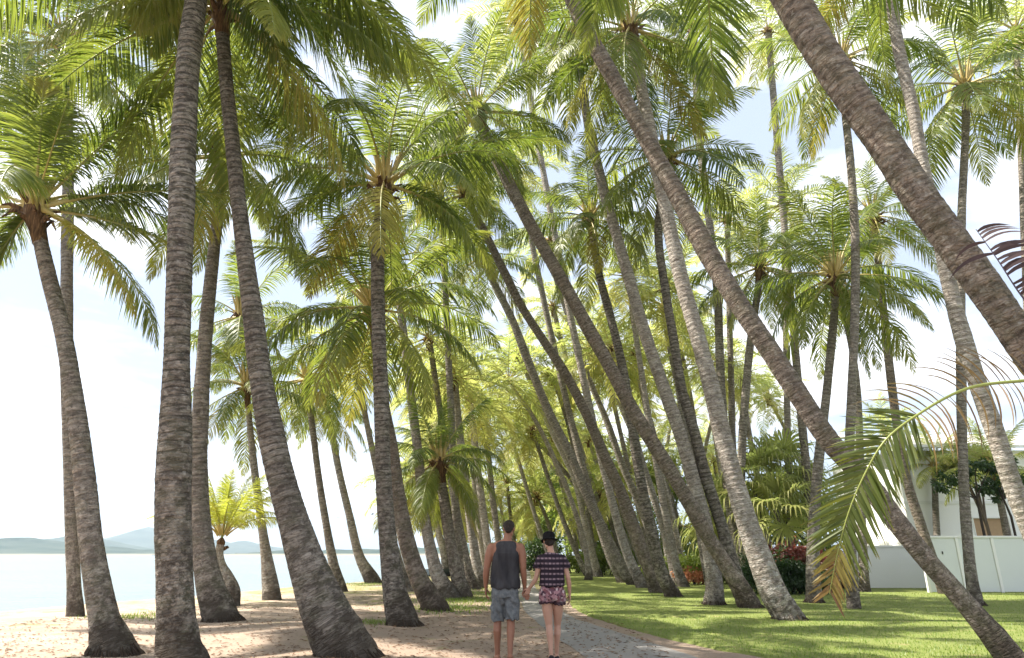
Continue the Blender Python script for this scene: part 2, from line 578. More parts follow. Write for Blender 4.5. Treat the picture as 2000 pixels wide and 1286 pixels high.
def get_frond(e, var, lod, fm='frond'):
    key = (e, var, lod, fm)
    if key in FR:
        return FR[key]
    sd = (e * 37 + var * 101) % 9999 + 17
    rr = random.Random(sd)
    mb = MB()
    R = arc(math.radians(e), math.radians(BEND[e] * rr.uniform(0.85, 1.15)), 4.0, 20 if lod < 2 else 10, 1.35, rr.uniform(-0.09, 0.09))
    lo = max(0.0, (10 - e) / 72.0)
    pairs, w, sg = {0: (112, 0.034, 4), 1: (66, 0.048, 3), 2: (26, 0.10, 2)}[lod]
    frond_geo(mb, R, (0, 1, 0), 4.0, pairs, w, 1.02 if lod < 2 else 0.85, sd, droop=0.75 + 0.9 * lo + rr.uniform(0, 0.45), lift=0.45 - 0.3 * lo,
              petiole=0.17, segs=sg, age=rr.uniform(0.4, 1.1) if var == 2 else (0.0 if e > -20 else (0.05 if e > -50 else 0.35)), gap=rr.uniform(0.0, 0.14), stalk_r=0.042, twist=rr.uniform(-0.25, 0.25),
              sides=6 if lod < 2 else 4, tipbrown=0.10 if e > -20 else 0.3)
    FR[key] = mb.mesh('frond', [M[fm], M['stalk']])
    return FR[key]


def fibre_boss(mb, axis, r, seed, nst=10, spear=True, sc=1.0):
    """leaf bases, fibre and dry stubs at the top of the stem; origin = crown point"""
    rr = np.random.default_rng(seed)
    ax = np.asarray(axis, float)
    ax /= np.linalg.norm(ax)
    z = np.array([-0.7, -0.45, -0.2, 0.02, 0.2, 0.34])
    k = np.array([1.0, 1.08, 1.4, 1.35, 0.9, 0.3]) * r
    z = z * sc
    k = k * (1.0 if sc > 0.8 else 0.72)
    tube(mb, z[:, None] * ax[None], k, 12, 0, 0.3)
    a, b = frame_of(ax)
    for i in range(nst):
        t = i * 2.4 + rr.uniform(-0.3, 0.3)
        d = a * math.cos(t) + b * math.sin(t)
        p0 = d * r * 1.1 + ax * rr.uniform(-0.35, 0.1)
        ln = rr.uniform(0.18, 0.5) * sc
        p1 = p0 + (d * rr.uniform(0.5, 0.9) + ax * rr.uniform(0.1, 0.8)) * ln * 0.6
        p2 = p1 + (d * 0.6 + np.array([0, 0, rr.uniform(-1, 0.4)])) * ln * 0.5
        tube(mb, [p0, p1, p2], np.array([[0.06, 0.03], [0.045, 0.02], [0.015, 0.01]]), 6, 0, 0.3)
    if spear:
        for i in range(9 if sc > 0.8 else 0):
            t = i * 2.4 + 0.4
            d = a * math.cos(t) + b * math.sin(t)
            q = 0.35 + 0.5 * (i / 8)
            up = ax * 0.5 + np.array([0, 0, 0.5])
            pts = [d * r * 0.9 - ax * 0.12, d * r * 1.15 + up * 0.2, d * (r + 0.12 * q) + up * 0.55, d * (r + 0.3 * q) + up * 0.95]
            tube(mb, pts, np.array([[0.075, 0.035], [0.06, 0.032], [0.045, 0.028], [0.02, 0.014]]), 7, 1, 0.0)
        for i in range(3 if sc > 0.8 else 1):
            t = rr.uniform(0, 2 * PI)
            d = np.array([math.cos(t), math.sin(t), 0]) * 0.16 * (i + 0.3)
            up = np.array([0, 0, 1.0]) + ax * 0.4 + d
            up /= np.linalg.norm(up)
            pts = [up * q for q in np.linspace(0.1, 1.7 - 0.3 * i, 6)]
            tube(mb, pts, np.array([0.04, 0.035, 0.03, 0.025, 0.015, 0.004]), 6, 1, 0.8)


FARCROWN = {}


def far_crown_mesh(var):
    if var in FARCROWN:
        return FARCROWN[var]
    rr = random.Random(900 + var)
    mb = MB()
    fibre_boss(mb, (0, 0, 1), 0.16, var, 6, False)
    nboss = {k: len(np.concatenate(mb.m[k])) for k in mb.m}
    for k in mb.m:
        mb.m[k] = [np.full(nboss[k], 2)]
        mb.f[k] = [np.concatenate(mb.f[k])]
    nfr = 24
    for i in range(nfr):
        a = i * 2.39996 + rr.uniform(-0.25, 0.25)
        e = 80 - 125 * (i / (nfr - 1)) ** 0.9 + rr.uniform(-7, 7)
        bend = np.interp(e, [-60, -10, 30, 60, 86], [20, 60, 84, 66, 25]) * rr.uniform(0.85, 1.15)
        R = arc(math.radians(e), math.radians(bend), 4.0 * rr.uniform(0.85, 1.05), 9, 1.35, rr.uniform(-0.08, 0.08))
        ca, sa = math.cos(a), math.sin(a)
        rot = np.array([[ca, -sa, 0], [sa, ca, 0], [0, 0, 1]])
        frond_geo(mb, R @ rot.T, rot @ np.array([0, 1.0, 0]), 4.0, 34, 0.075, 0.95, 50 * var + i, droop=0.9 + max(0, 10 - e) / 60, lift=0.35, petiole=0.17,
                  segs=2, age=0.0 if e > -25 else 0.4, stalk_r=0.035, sides=4)
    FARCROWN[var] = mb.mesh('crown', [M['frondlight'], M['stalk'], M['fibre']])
    return FARCROWN[var]


M['root'] = ROOTM
# ------------------------------------------------------------------ palm trunks
def trunk_mesh(P, W, lod, seed, mat, flare=1.0):
    """P (n,3) world points base first, W radii. returns mesh in coordinates relative to P[0]"""
    r = np.random.default_rng(seed)
    step = {0: 0.028, 1: 0.10, 2: 0.45}[lod]
    sides = {0: 28, 1: 16, 2: 8}[lod]
    pts, rad = catmull(P, W, step)
    n = len(pts)
    d = np.linalg.norm(np.diff(pts, axis=0), axis=1)
    v = np.concatenate([[0], np.cumsum(d)])
    if lod < 2:
        # leaf-scar rings: saw-tooth ledges with uneven spacing
        nr = int(v[-1] / 0.06) + 4
        sp = r.uniform(0.055, 0.115, nr * 2) * (1.0 if lod == 0 else 1.7)
        edge = np.concatenate([[0], np.cumsum(sp)])
        idx = np.searchsorted(edge, v, side='right') - 1
        fr = (v - edge[idx]) / sp[np.minimum(idx, len(sp) - 1)]
        amp = 0.045 * np.interp(v, [0, 1.2, 3.0], [0.1, 0.35, 1.0]) * r.uniform(0.4, 1.3, len(sp) + 1)[idx]
        rad = rad * (1 + amp * (fr - 0.5)) + 0.0
        wob = np.array([mnoise.noise(Vector((seed * 1.7, 0.2, q * 0.9))) for q in v])
        rad = rad * (1 + 0.07 * wob)
    tg = np.gradient(pts, axis=0)
    tg /= np.linalg.norm(tg, axis=1)[:, None]
    ang = np.linspace(0, 2 * PI, sides, endpoint=False)
    ca, sa = np.cos(ang), np.sin(ang)
    a, _ = frame_of(tg[0])
    V = np.zeros((n, sides, 3))
    B = np.zeros((n, sides, 3))
    r0 = float(np.median(rad))
    o = pts[0]
    for i in range(n):
        a = a - tg[i] * np.dot(a, tg[i])
        a /= np.linalg.norm(a)
        b = np.cross(tg[i], a)
        rr_ = np.full(sides, rad[i])
        if lod == 0:
            q = v[i]
            lump = np.array([mnoise.noise(Vector((ca[j] * 1.6 + seed, sa[j] * 1.6, q * 1.3))) for j in range(sides)])
            fine = np.array([mnoise.noise(Vector((ca[j] * 4.5, sa[j] * 4.5 + seed, q * 6.5))) for j in range(sides)])
            low = math.exp(-(q / 0.62) ** 2)
            rr_ = rr_ * (1 + (0.05 + 0.20 * low) * lump + (0.022 + 0.13 * low) * fine)
        elif lod == 1:
            low = math.exp(-v[i] / 0.5)
            rr_ = rr_ * (1 + 0.10 * low * np.cos(3 * ang + seed) + 0.05 * low * np.cos(7 * ang))
        V[i] = pts[i] - o + (np.outer(ca, a) + np.outer(sa, b)) * rr_[:, None]
        B[i] = np.stack([ca * r0, sa * r0, np.full(sides, v[i])], 1)
    i, j = np.meshgrid(np.arange(n - 1), np.arange(sides), indexing='ij')
    j2 = (j + 1) % sides
    F = np.stack([i * sides + j, i * sides + j2, (i + 1) * sides + j2, (i + 1) * sides + j], -1).reshape(-1, 4)
    V = V.reshape(-1, 3)
    top = len(V)
    V = np.concatenate([V, [pts[-1] - o], [pts[0] - o]])
    B = np.concatenate([B.reshape(-1, 3), [[0, 0, v[-1]]], [[0, 0, 0]]])
    k = np.arange(sides)
    cap = np.stack([(n - 1) * sides + k, (n - 1) * sides + (k + 1) % sides, np.full(sides, top)], 1)
    cap0 = np.stack([(k + 1) % sides, k, np.full(sides, top + 1)], 1)
    h = np.concatenate([np.repeat(v, sides), [v[-1], 0]]) / 10.0
    return np_mesh('trunk', V, [F, cap, cap0], [mat], None, True, {'bark': B, 'height': h})


def palm(label, pts, cat='palm tree', group='tall coconut palms beside the path', dz=0.0, lod=0, mat='bark', L=4.0, nfr=26, seed=1, crown=True, heroes=(),
         emax=86, emin=-50, Yb=None, lodf=None, avoid=None, flare=1.3, name='coconut_palm', fm='frond', kr=0.86):
    """pts: (px, py, width_px) along the stem, foot first; dz: how much farther the top stands than the foot"""
    if Yb is None:
        g = on_ground(pts[0][0], pts[0][1])
    else:
        d = ray(pts[0][0], pts[0][1])
        t = Yb / d[1]
        g = Vector((d[0] * t, Yb, ground_z(d[0] * t, Yb)))
    Y0 = g.y
    hs = [p[1] for p in pts]
    tot = hs[0] - hs[-1]
    W3, R3 = [], []
    np_ = len(pts)
    for ip, (px, py, w) in enumerate(pts):
        qa, qb = pts[max(0, ip - 1)], pts[min(np_ - 1, ip + 1)]
        lean = abs(qb[1] - qa[1]) / math.hypot(qb[0] - qa[0], qb[1] - qa[1])
        w = w * kr * lean ** (0.6 if px > 1000 else 0.2) / math.sqrt(1 + ((px - 1000) / FPX) ** 2)
        f = (hs[0] - py) / tot
        Y = Y0 + dz * f
        p = at(px, py, Y)
        W3.append(np.array(p))
        R3.append(w * 0.5 * depth(p) / FPX)
    W3[0] = np.array(g)
    # the foot goes on a little into the ground, splayed
    d0 = W3[0] - W3[1]
    d0 /= np.linalg.norm(d0)
    foot = W3[0] + np.array([d0[0] * 0.12, d0[1] * 0.12, -0.22])
    W3 = [foot] + W3
    R3 = [R3[0] * 1.12] + R3
    o = W3[0]
    root = empty(name, (o[0], o[1], g.z))
    tag(root, label, cat, group)
    rel = Vector((0, 0, o[2] - g.z))
    obj('trunk', trunk_mesh(np.array(W3), np.array(R3), lod, seed, M[mat]), root, rel)
    if lod == 0:
        rq = np.random.default_rng(seed + 900)
        mr_ = MB()
        fr0 = R3[1] * 1.02
        up_ = (W3[2] - W3[1]) / np.linalg.norm(W3[2] - W3[1])
        for q_i in range(150):
            t_ = rq.uniform(0, 2 * PI)
            dd_ = np.array([math.cos(t_), math.sin(t_), 0.0])
            hh_ = rq.uniform(0.0, 0.13) * (1.2 if q_i % 3 else 0.6)
            p0_ = up_ * hh_ + dd_ * fr0 * (0.97 - 0.55 * hh_)
            p2_ = dd_ * (fr0 * 1.03 + rq.uniform(0.0, 0.10)) + np.array([0, 0, -0.05])
            p1_ = (p0_ + p2_) / 2 + dd_ * 0.02
            w_ = rq.uniform(0.007, 0.014)
            tube(mr_, [p0_, p1_, p2_], np.array([w_ * 0.7, w_, w_ * 0.8]), 5, 0, 0.3)
        obj('roots', mr_.mesh('roots', [M['root']]), root)
    if not crown:
        return root
    top = Vector(W3[-1])
    axis = (W3[-1] - W3[-2])
    axis /= np.linalg.norm(axis)
    c = top - Vector((o[0], o[1], g.z))
    lodf = lodf if lodf is not None else (0 if lod == 0 else 1)
    rr = random.Random(seed * 31 + 5)
    if lodf == 2:
        cm = far_crown_mesh(seed % 4)
        k = obj('crown', cm, root, c)
        k.rotation_euler = (rr.uniform(-.08, .08), rr.uniform(-.1, .1), rr.uniform(0, 6.28))
        s = L / 4.0
        k.scale = (s, s, s)
        return root
    mb = MB()
    fibre_boss(mb, axis, R3[-1] * 1.05, seed, 14 if L > 2.5 else 5, True, 1.0 if L > 2.5 else 0.35)
    k = obj('crown', mb.mesh('crown', [M['fibre'], M['stalk']]), root, c)
    a0 = rr.uniform(0, 6.28)
    for i in range(nfr):
        a = a0 + i * 2.39996 + rr.uniform(-0.2, 0.2)
        u = i / max(1, nfr - 1)
        e = emax - (emax - emin) * u ** 0.85 + rr.uniform(-6, 6)
        if avoid and avoid(a % (2 * PI), e):
            continue
        ec = min(E_CL, key=lambda q: abs(q - e))
        f = obj('frond', get_frond(ec, 2 if (i >= nfr - 2 and ec <= 10 and rr.random() < 0.45) else i % 2, lodf, fm), k, Vector((math.cos(a) * 0.10, math.sin(a) * 0.10, 0.12 + 0.002 * (e - 20))))
        s = L / 4.0 * rr.uniform(0.85, 1.08) * (0.8 if e > 76 else 1)
        f.rotation_euler = (rr.uniform(-.12, .12), math.radians(ec - e) + rr.uniform(-.05, .05), a)
        f.scale = (s, s, s)
    for hi, h in enumerate(heroes):
        # (tip px, tip py, depth change, lift, kwargs)
        kw = dict(pairs=115, wleaf=0.034, lleaf=0.85 * L / 4, droop=1.1, petiole=0.17, age=0.0, segs=4)
        if len(h) > 4:
            kw.update(h[4])
        tip = at(h[0], h[1], top.y + h[2])
        via = kw.pop('via', None)
        lift = h[3]
        p0 = np.array(top) + 0.0
        p2 = np.array(tip)
        if via:
            pv = np.array(at(via[0], via[1], top.y + h[2] * 0.5))
            p1 = 2 * pv - 0.5 * (p0 + p2)
        else:
            p1 = 0.5 * (p0 + p2) + np.array([0, 0, lift * np.linalg.norm(p2 - p0)])
        t = np.linspace(0, 1, 26)[:, None]
        Rr = (1 - t) ** 2 * p0 + 2 * t * (1 - t) * p1 + t ** 2 * p2
        ho = p2 - p0
        sd = np.array([-ho[1], ho[0], 0.0])
        if np.linalg.norm(sd) < 1e-3:
            sd = np.array([1.0, 0, 0])
        m2 = MB()
        ln = float(np.linalg.norm(np.diff(Rr, axis=0), axis=1).sum())
        frond_geo(m2, Rr - np.array(top), sd, ln, seed=seed * 100 + hi, stalk_r=0.042, **kw)
        obj('frond', m2.mesh('frond', [M['frond'], M['stalk']]), k)
    return root
# ------------------------------------------------------------------ the palms, left of the path
GL = 'coconut palms on the sand beside the beach'
GR = 'coconut palms leaning over the lawn'
OLD = dict(age=0.35, tipbrown=0.35, droop=1.3)
MOUNDS += [(-6.9, 9.2, 1.1, 0.06), (-3.6, 13.4, 1.5, 0.07), (-9.0, 13.4, 2.2, 0.16), (-5.9, 17.5, 1.2, 0.10), (-2.4, 9.1, 1.0, 0.05), (-4.2, 14.5, 1.5, 0.05)]
palm('thickest upright ringed trunk on the left, its foot cut off by the bottom edge',
     [(352, 1322, 150), (345, 1240, 100), (341, 1150, 86), (338, 1050, 88), (338, 960, 84), (342, 850, 76), (345, 700, 64), (350, 550, 60), (355, 400, 62), (360, 250, 60), (370, 100, 54), (383, 0, 50), (392, -90, 44), (400, -190, 40)],
     group=GL, lod=0, mat='barkdark', L=4.8, nfr=20, seed=3, emax=80, emin=-12, avoid=lambda a, e: False,
     heroes=[(925, 240, 1.2, 0.22, dict(age=0.10, droop=1.5, lleaf=1.2, tipbrown=0.5)), (845, 160, 2.6, 0.26, dict(droop=1.5, lleaf=1.25)), (690, 205, 0.6, 0.2, dict(droop=1.6, lleaf=1.15)),
             (560, 140, 2.0, 0.15, dict(droop=1.4, lleaf=1.1)), (265, 60, 0.5, 0.12, dict(droop=1.4, lleaf=1.0, age=0.1)), (210, 30, 1.5, 0.2, dict(droop=1.4, age=0.05)),
             (300, 110, 2.2, 0.02, dict(droop=1.3, age=0.25, lleaf=0.9))])
palm('leaning palm at the far left edge, its low crown of yellow-stalked fronds in full view',
     [(218, 1278, 118), (205, 1220, 80), (190, 1140, 63), (178, 1060, 56), (168, 960, 52), (155, 850, 49), (140, 750, 45), (125, 660, 42), (105, 580, 40), (88, 510, 37), (74, 450, 35), (66, 410, 36)],
     group=GL, lod=0, mat='bark', L=3.3, nfr=11, seed=5, emax=80, emin=-25, avoid=lambda a, e: False,
     heroes=[(335, 168, 0.3, 0.05, dict(droop=1.0, lleaf=0.85)), (30, 40, 0.6, 0.10, dict(twist=0.4, lleaf=1.0)), (445, 385, 0.2, 0.14, dict(droop=1.5, lleaf=0.8)), (350, 485, 0.0, 0.12, dict(droop=1.1, lleaf=0.75)),
             (-90, 60, 0.8, 0.08, dict(lleaf=0.9)), (130, 70, 1.8, 0.15, dict(lleaf=1.0)), (-40, 560, -0.2, 0.25, dict(lleaf=0.8)), (-160, 380, 0.4, 0.2, dict(lleaf=0.8)), (85, 160, -1.2, 0.1, dict(lleaf=0.9))])
palm('pale slender palm trunk standing straight behind the leaning one at the far left',
     [(148, 1204, 46), (145, 1150, 36), (142, 1080, 35), (138, 950, 34), (133, 800, 32), (130, 640, 31), (131, 500, 30), (133, 350, 28), (130, 200, 26), (126, 90, 24)],
     group=GL, lod=1, mat='bark', L=4.5, nfr=28, seed=8, lodf=0)
palm('palm bent like a bow with dark swollen foot, right beside the thickest upright trunk',
     [(432, 1214, 92), (412, 1150, 66), (398, 1080, 54), (389, 990, 47), (387, 900, 43), (392, 800, 39), (398, 700, 35), (408, 580, 32), (420, 470, 28), (431, 370, 25), (433, 310, 26)],
     group=GL, lod=0, mat='bark', L=3.9, nfr=24, seed=9, lodf=0)
palm('stout palm with a broad blackened foot, curving from bottom left of the man up leftward',
     [(676, 1282, 142), (640, 1205, 112), (610, 1130, 92), (583, 1050, 77), (556, 960, 66), (530, 850, 60), (508, 730, 52), (492, 600, 46), (476, 480, 40), (462, 360, 36), (450, 240, 34), (440, 140, 32), (434, 60, 31), (431, 15, 32)],
     group=GL, lod=0, mat='barkdark', L=4.3, nfr=25, seed=12, emax=84, emin=-40)
palm('short young palm with bright yellow-green fronds on a knobbly curved stem by the water',
     [(455, 1184, 30), (452, 1160, 38), (440, 1130, 34), (430, 1105, 24), (428, 1080, 17), (432, 1058, 16)],
     cat='young palm', group='young palms', lod=1, mat='barkpale', L=2.1, nfr=22, seed=14, emax=88, emin=38, name='young_palm', lodf=0, fm='youngfrond', kr=1.0)
palm('thin palm at the water edge directly right of the small bright palm',
     [(532, 1172, 46), (525, 1120, 33), (515, 1050, 22), (505, 980, 19), (495, 900, 16), (487, 820, 14), (481, 760, 13)],
     group=GL, lod=1, mat='barkpale', L=3.0, nfr=22, seed=15)
palm('palm mostly hidden behind the stout black-footed one, its orange-hearted crown peeping out to the left',
     [(590, 1168, 30), (560, 1060, 22), (535, 940, 17), (505, 800, 15), (484, 700, 14), (470, 622, 13)],
     group=GL, lod=1, mat='bark', L=3.3, nfr=17, seed=16)
palm('left one of the two thin palms leaning together against the open sea',
     [(665, 1156, 34), (652, 1105, 24), (638, 1030, 18), (625, 950, 16), (612, 850, 15), (600, 745, 13)],
     group=GL, lod=1, mat='bark', L=3.4, nfr=22, seed=18)
palm('right one of the two thin palms leaning together against the open sea',
     [(728, 1139, 38), (703, 1090, 24), (682, 1005, 18), (662, 920, 16), (647, 840, 15), (636, 785, 14)],
     group=GL, lod=1, mat='bark', L=3.4, nfr=22, seed=19)
palm('dark straight ringed palm left of the couple, a great fan of fronds overhead',
     [(786, 1222, 76), (772, 1165, 58), (762, 1090, 46), (753, 1000, 40), (748, 900, 36), (745, 780, 35), (740, 650, 32), (738, 500, 31), (744, 420, 30), (750, 365, 28)],
     group=GL, lod=0, mat='barkdark', L=4.1, nfr=17, seed=21, emax=84, emin=-30, lodf=0,
     heroes=[(470, 125, 0.4, 0.10, dict(lleaf=1.05, droop=1.2)), (1110, 285, 0.8, 0.28, dict(lleaf=1.1, droop=1.6)), (480, 300, 1.0, 0.22, dict(lleaf=1.0, droop=1.4)), (640, 60, 0.6, 0.08, dict(lleaf=1.0)),
             (905, 90, 0.6, 0.05, dict(lleaf=1.0)), (560, 420, -0.8, 0.25, dict(lleaf=0.9, droop=1.4)), (920, 470, 0.5, 0.3, dict(lleaf=1.0, droop=1.5)), (740, 30, 1.6, 0.05, dict(lleaf=1.0))])
palm('palm curving up behind the dark straight one, its brown foot swinging out rightward',
     [(848, 1192, 62), (818, 1130, 44), (795, 1060, 38), (780, 980, 32), (768, 890, 28), (752, 800, 24), (738, 710, 21), (728, 610, 20)],
     group=GL, lod=0, mat='barkmid', L=4.4, nfr=23, seed=23, lodf=1, emax=80, emin=-40,
     heroes=[(490, 470, 0.6, 0.2, dict(lleaf=0.95, droop=1.2)), (945, 455, 0.4, 0.12, dict(lleaf=0.95, droop=1.4)), (560, 330, 0.9, 0.05, dict(lleaf=0.9)), (540, 640, 0.3, 0.25, dict(lleaf=0.8, droop=1.3))])
palm('knobbly pale palm right behind the dark straight trunk, curving over the sand bank',
     [(878, 1170, 52), (855, 1125, 34), (838, 1060, 27), (826, 990, 24), (818, 900, 22), (806, 800, 21), (793, 690, 19), (778, 570, 17), (768, 510, 16)],
     group=GL, lod=1, mat='barkpale', L=3.6, nfr=18, seed=25)
palm('lower palm with an orange-brown heart and yellowing crown behind the man, to his left',
     [(905, 1168, 46), (892, 1120, 32), (878, 1050, 26), (868, 980, 24), (860, 930, 22), (857, 905, 22)],
     group=GL, lod=1, mat='bark', L=2.9, nfr=26, seed=27, emin=-55, lodf=0)
LEFT_FAR = [
    ('pale trunk emerging beside the yellowing low crown, straight left of the man', [(938, 1150, 34), (929, 1090, 23), (918, 1010, 20), (906, 920, 19), (897, 840, 17), (888, 740, 15)], 'barkpale', 3.6),
    ('slim palm trunk whose upper part shows just above the man\'s left shoulder', [(962, 1142, 26), (953, 1070, 19), (941, 980, 17), (930, 890, 16), (918, 780, 14)], 'barkpale', 3.6),
    ('thin trunk leaning steeply over the pale sand between two thicker palms', [(890, 1122, 20), (874, 1085, 12), (856, 1035, 10), (838, 985, 9), (822, 930, 8)], 'bark', 3.4),
    ('very thin leaning trunk just left of the small dark dinghy', [(880, 1119, 17), (864, 1078, 11), (850, 1030, 9), (836, 975, 8)], 'bark', 3.0),
    ('trunk rising directly behind the head of the man', [(985, 1135, 22), (974, 1060, 15), (963, 980, 14), (955, 900, 13), (946, 830, 12)], 'bark', 3.4),
    ('slim trunk crossing close behind the low orange-hearted palm', [(925, 1138, 24), (908, 1080, 16), (893, 1010, 14), (880, 930, 12), (868, 850, 11)], 'bark', 3.2),
    ('hair-thin trunk seen between the heads of the couple', [(1012, 1120, 13), (1004, 1060, 9), (996, 1000, 8), (990, 940, 7)], 'bark', 3.4),
    ('faint trunk standing far down the sand side of the path', [(1000, 1112, 11), (990, 1060, 8), (981, 1010, 7), (975, 960, 6)], 'barkpale', 3.6),
]
for i, (lab, pts, mt, L) in enumerate(LEFT_FAR):
    palm(lab, pts, group='slim palms in the far row on the sand', lod=1, mat=mt, L=L, nfr=22, seed=40 + i, lodf=2)

# ------------------------------------------------------------------ right of the path
palm('long brown palm slanting right across the photo from the lower right corner to the top',
     [(1992, 1318, 105), (1948, 1255, 80), (1905, 1202, 66), (1860, 1150, 62), (1812, 1096, 60), (1750, 1018, 60), (1690, 938, 61), (1620, 862, 60), (1560, 772, 56), (1500, 680, 52), (1440, 590, 51), (1386, 500, 50), (1338, 410, 46), (1288, 318, 43), (1238, 228, 40), (1190, 140, 38), (1140, 50, 36), (1108, -20, 34), (1070, -110, 32), (1020, -230, 30)],
     group=GR, lod=0, mat='barkmid', L=4.0, nfr=20, seed=51, dz=2.0, emin=-15)
palm('thickest and nearest leaning trunk, crossing the upper right corner of the photo',
     [(2420, 1440, 170), (2340, 1250, 130), (2260, 1110, 112), (2170, 950, 104), (2085, 800, 100), (2010, 690, 98), (1940, 585, 98), (1872, 490, 97), (1800, 392, 96), (1740, 300, 94), (1680, 212, 92), (1610, 110, 90), (1545, 0, 88), (1500, -85, 84), (1440, -200, 78), (1380, -330, 70)],
     group=GR, lod=0, mat='barkmid', L=4.2, nfr=12, seed=53, Yb=5.0, dz=0.6, emin=0, emax=80)
palm('mottled trunk passing behind the thickest one at the right edge, white-flecked in its upper part',
     [(2095, 1240, 96), (2060, 1150, 64), (2020, 1055, 54), (1984, 965, 50), (1945, 850, 48), (1905, 735, 46), (1878, 650, 44), (1855, 560, 38), (1830, 440, 34), (1804, 330, 31), (1780, 200, 30), (1757, 105, 29), (1741, 0, 28), (1730, -90, 26)],
     group=GR, lod=0, mat='barkpale', L=3.6, nfr=20, seed=54, emin=-20)
palm('straight slender palm near the right edge with a red-brown heart, standing before the white fence',
     [(1909, 1186, 42), (1899, 1140, 32), (1890, 1060, 28), (1883, 960, 26), (1879, 850, 25), (1877, 700, 24), (1876, 550, 23), (1879, 400, 20), (1886, 250, 19), (1886, 170, 20)],
     group=GR, lod=0, mat='bark', L=4.0, nfr=27, seed=55, lodf=1)
palm('slim palm running down behind the slanting brown trunk, its drooping frond hanging toward the right',
     [(1846, 1162, 34), (1820, 1090, 28), (1795, 1015, 26), (1772, 942, 24), (1755, 850, 22), (1740, 740, 21), (1725, 600, 19), (1712, 480, 17), (1706, 425, 17)],
     group=GR, lod=1, mat='barkmid', L=3.2, nfr=22, seed=56, lodf=1, heroes=[])
palm('upright palm left of the hanging frond, its wide crown on a dark red heart',
     [(1591, 1180, 44), (1588, 1100, 33), (1591, 1000, 26), (1600, 890, 23), (1612, 790, 21), (1622, 690, 20), (1630, 600, 19), (1632, 545, 19)],
     group=GR, lod=0, mat='bark', L=3.7, nfr=26, seed=57, lodf=1,
     heroes=[(1822, 645, 0.5, 0.35, dict(lleaf=0.9, droop=1.3)), (1700, 740, 0.3, 0.25, dict(lleaf=0.6))])
palm('tall palm behind the hanging frond, its upright trunk crossed by the slanting brown one',
     [(1668, 1192, 36), (1662, 1100, 28), (1659, 1000, 25), (1659, 880, 23), (1664, 760, 22), (1670, 600, 21), (1670, 460, 20), (1662, 330, 19), (1650, 210, 18), (1645, 120, 18)],
     group=GR, lod=1, mat='bark', L=3.6, nfr=24, seed=58, lodf=1)
palm('thin palm close behind the tall upright one, bending left at its top',
     [(1690, 1158, 28), (1684, 1050, 22), (1680, 900, 19), (1674, 760, 17), (1660, 660, 16), (1640, 590, 15), (1625, 530, 15)],
     group=GR, lod=1, mat='bark', L=3.2, nfr=16, seed=59, lodf=1)
palm('upright slender palm beside the fan palm clump, its crown dark against the sky',
     [(1470, 1152, 32), (1452, 1060, 24), (1447, 960, 21), (1450, 860, 20), (1457, 760, 19), (1468, 650, 18), (1480, 570, 17), (1485, 525, 17)],
     group=GR, lod=1, mat='bark', L=4.0, nfr=26, seed=60, lodf=1)
palm('big pale-sided palm with a long black foot reaching right on the lawn',
     [(1542, 1214, 84), (1512, 1160, 72), (1486, 1095, 60), (1464, 1035, 52), (1442, 965, 47), (1424, 900, 44), (1404, 820, 42), (1385, 740, 40), (1363, 660, 38), (1340, 580, 36), (1320, 500, 34), (1302, 417, 33), (1282, 320, 31), (1262, 220, 29), (1243, 130, 27), (1230, 60, 26)],
     group=GR, lod=0, mat='barkpale', L=4.2, nfr=24, seed=61, dz=1.0, lodf=0)
palm('long dark trunk leaning furthest left through the middle of the grove',
     [(1466, 1190, 58), (1444, 1145, 48), (1414, 1098, 42), (1378, 1040, 39), (1334, 962, 37), (1278, 870, 36), (1235, 800, 35), (1198, 730, 34), (1140, 625, 33), (1096, 545, 31), (1052, 468, 30), (1014, 398, 29), (984, 338, 28), (957, 285, 26), (930, 225, 25)],
     group=GR, lod=0, mat='barkmid', L=4.2, nfr=24, seed=62, dz=1.0, lodf=0)
palm('sunlit palm with a pale foot standing just left of the black-footed one',
     [(1396, 1184, 52), (1396, 1140, 42), (1389, 1090, 37), (1376, 1020, 34), (1356, 945, 33), (1332, 860, 32), (1306, 785, 31), (1280, 712, 29), (1256, 640, 28), (1232, 556, 27), (1207, 470, 25), (1186, 400, 24), (1165, 315, 22), (1148, 240, 20), (1132, 140, 19), (1115, 75, 18)],
     group=GR, lod=0, mat='barkpale', L=3.9, nfr=26, seed=63, lodf=1)
palm('dark narrow palm behind the sunlit pale-footed one, with a green crown high in the middle',
     [(1455, 1184, 44), (1436, 1120, 34), (1410, 1030, 30), (1378, 930, 27), (1355, 840, 25), (1334, 770, 23), (1316, 665, 21), (1300, 570, 20), (1286, 460, 19), (1292, 380, 18), (1303, 310, 18)],
     group=GR, lod=1, mat='barkdark', L=4.0, nfr=26, seed=64, lodf=1)
palm('straight trunk standing behind the crossing of two leaning palms, brown fibres hanging high above it',
     [(1462, 1150, 30), (1435, 1040, 25), (1420, 940, 22), (1412, 820, 21), (1406, 700, 20), (1401, 570, 19), (1385, 430, 18), (1369, 300, 17), (1362, 200, 17), (1354, 60, 17)],
     group=GR, lod=1, mat='bark', L=3.8, nfr=22, seed=65, lodf=1)
palm('dark-footed trunk at the near edge of the dense row, blackish under its orange heart',
     [(1316, 1168, 42), (1293, 1120, 32), (1270, 1030, 27), (1248, 920, 24), (1230, 800, 22), (1212, 700, 20), (1190, 610, 19), (1171, 540, 18), (1158, 460, 17), (1153, 430, 18)],
     group=GR, lod=0, mat='barkdark', L=3.7, nfr=26, seed=66, lodf=1)
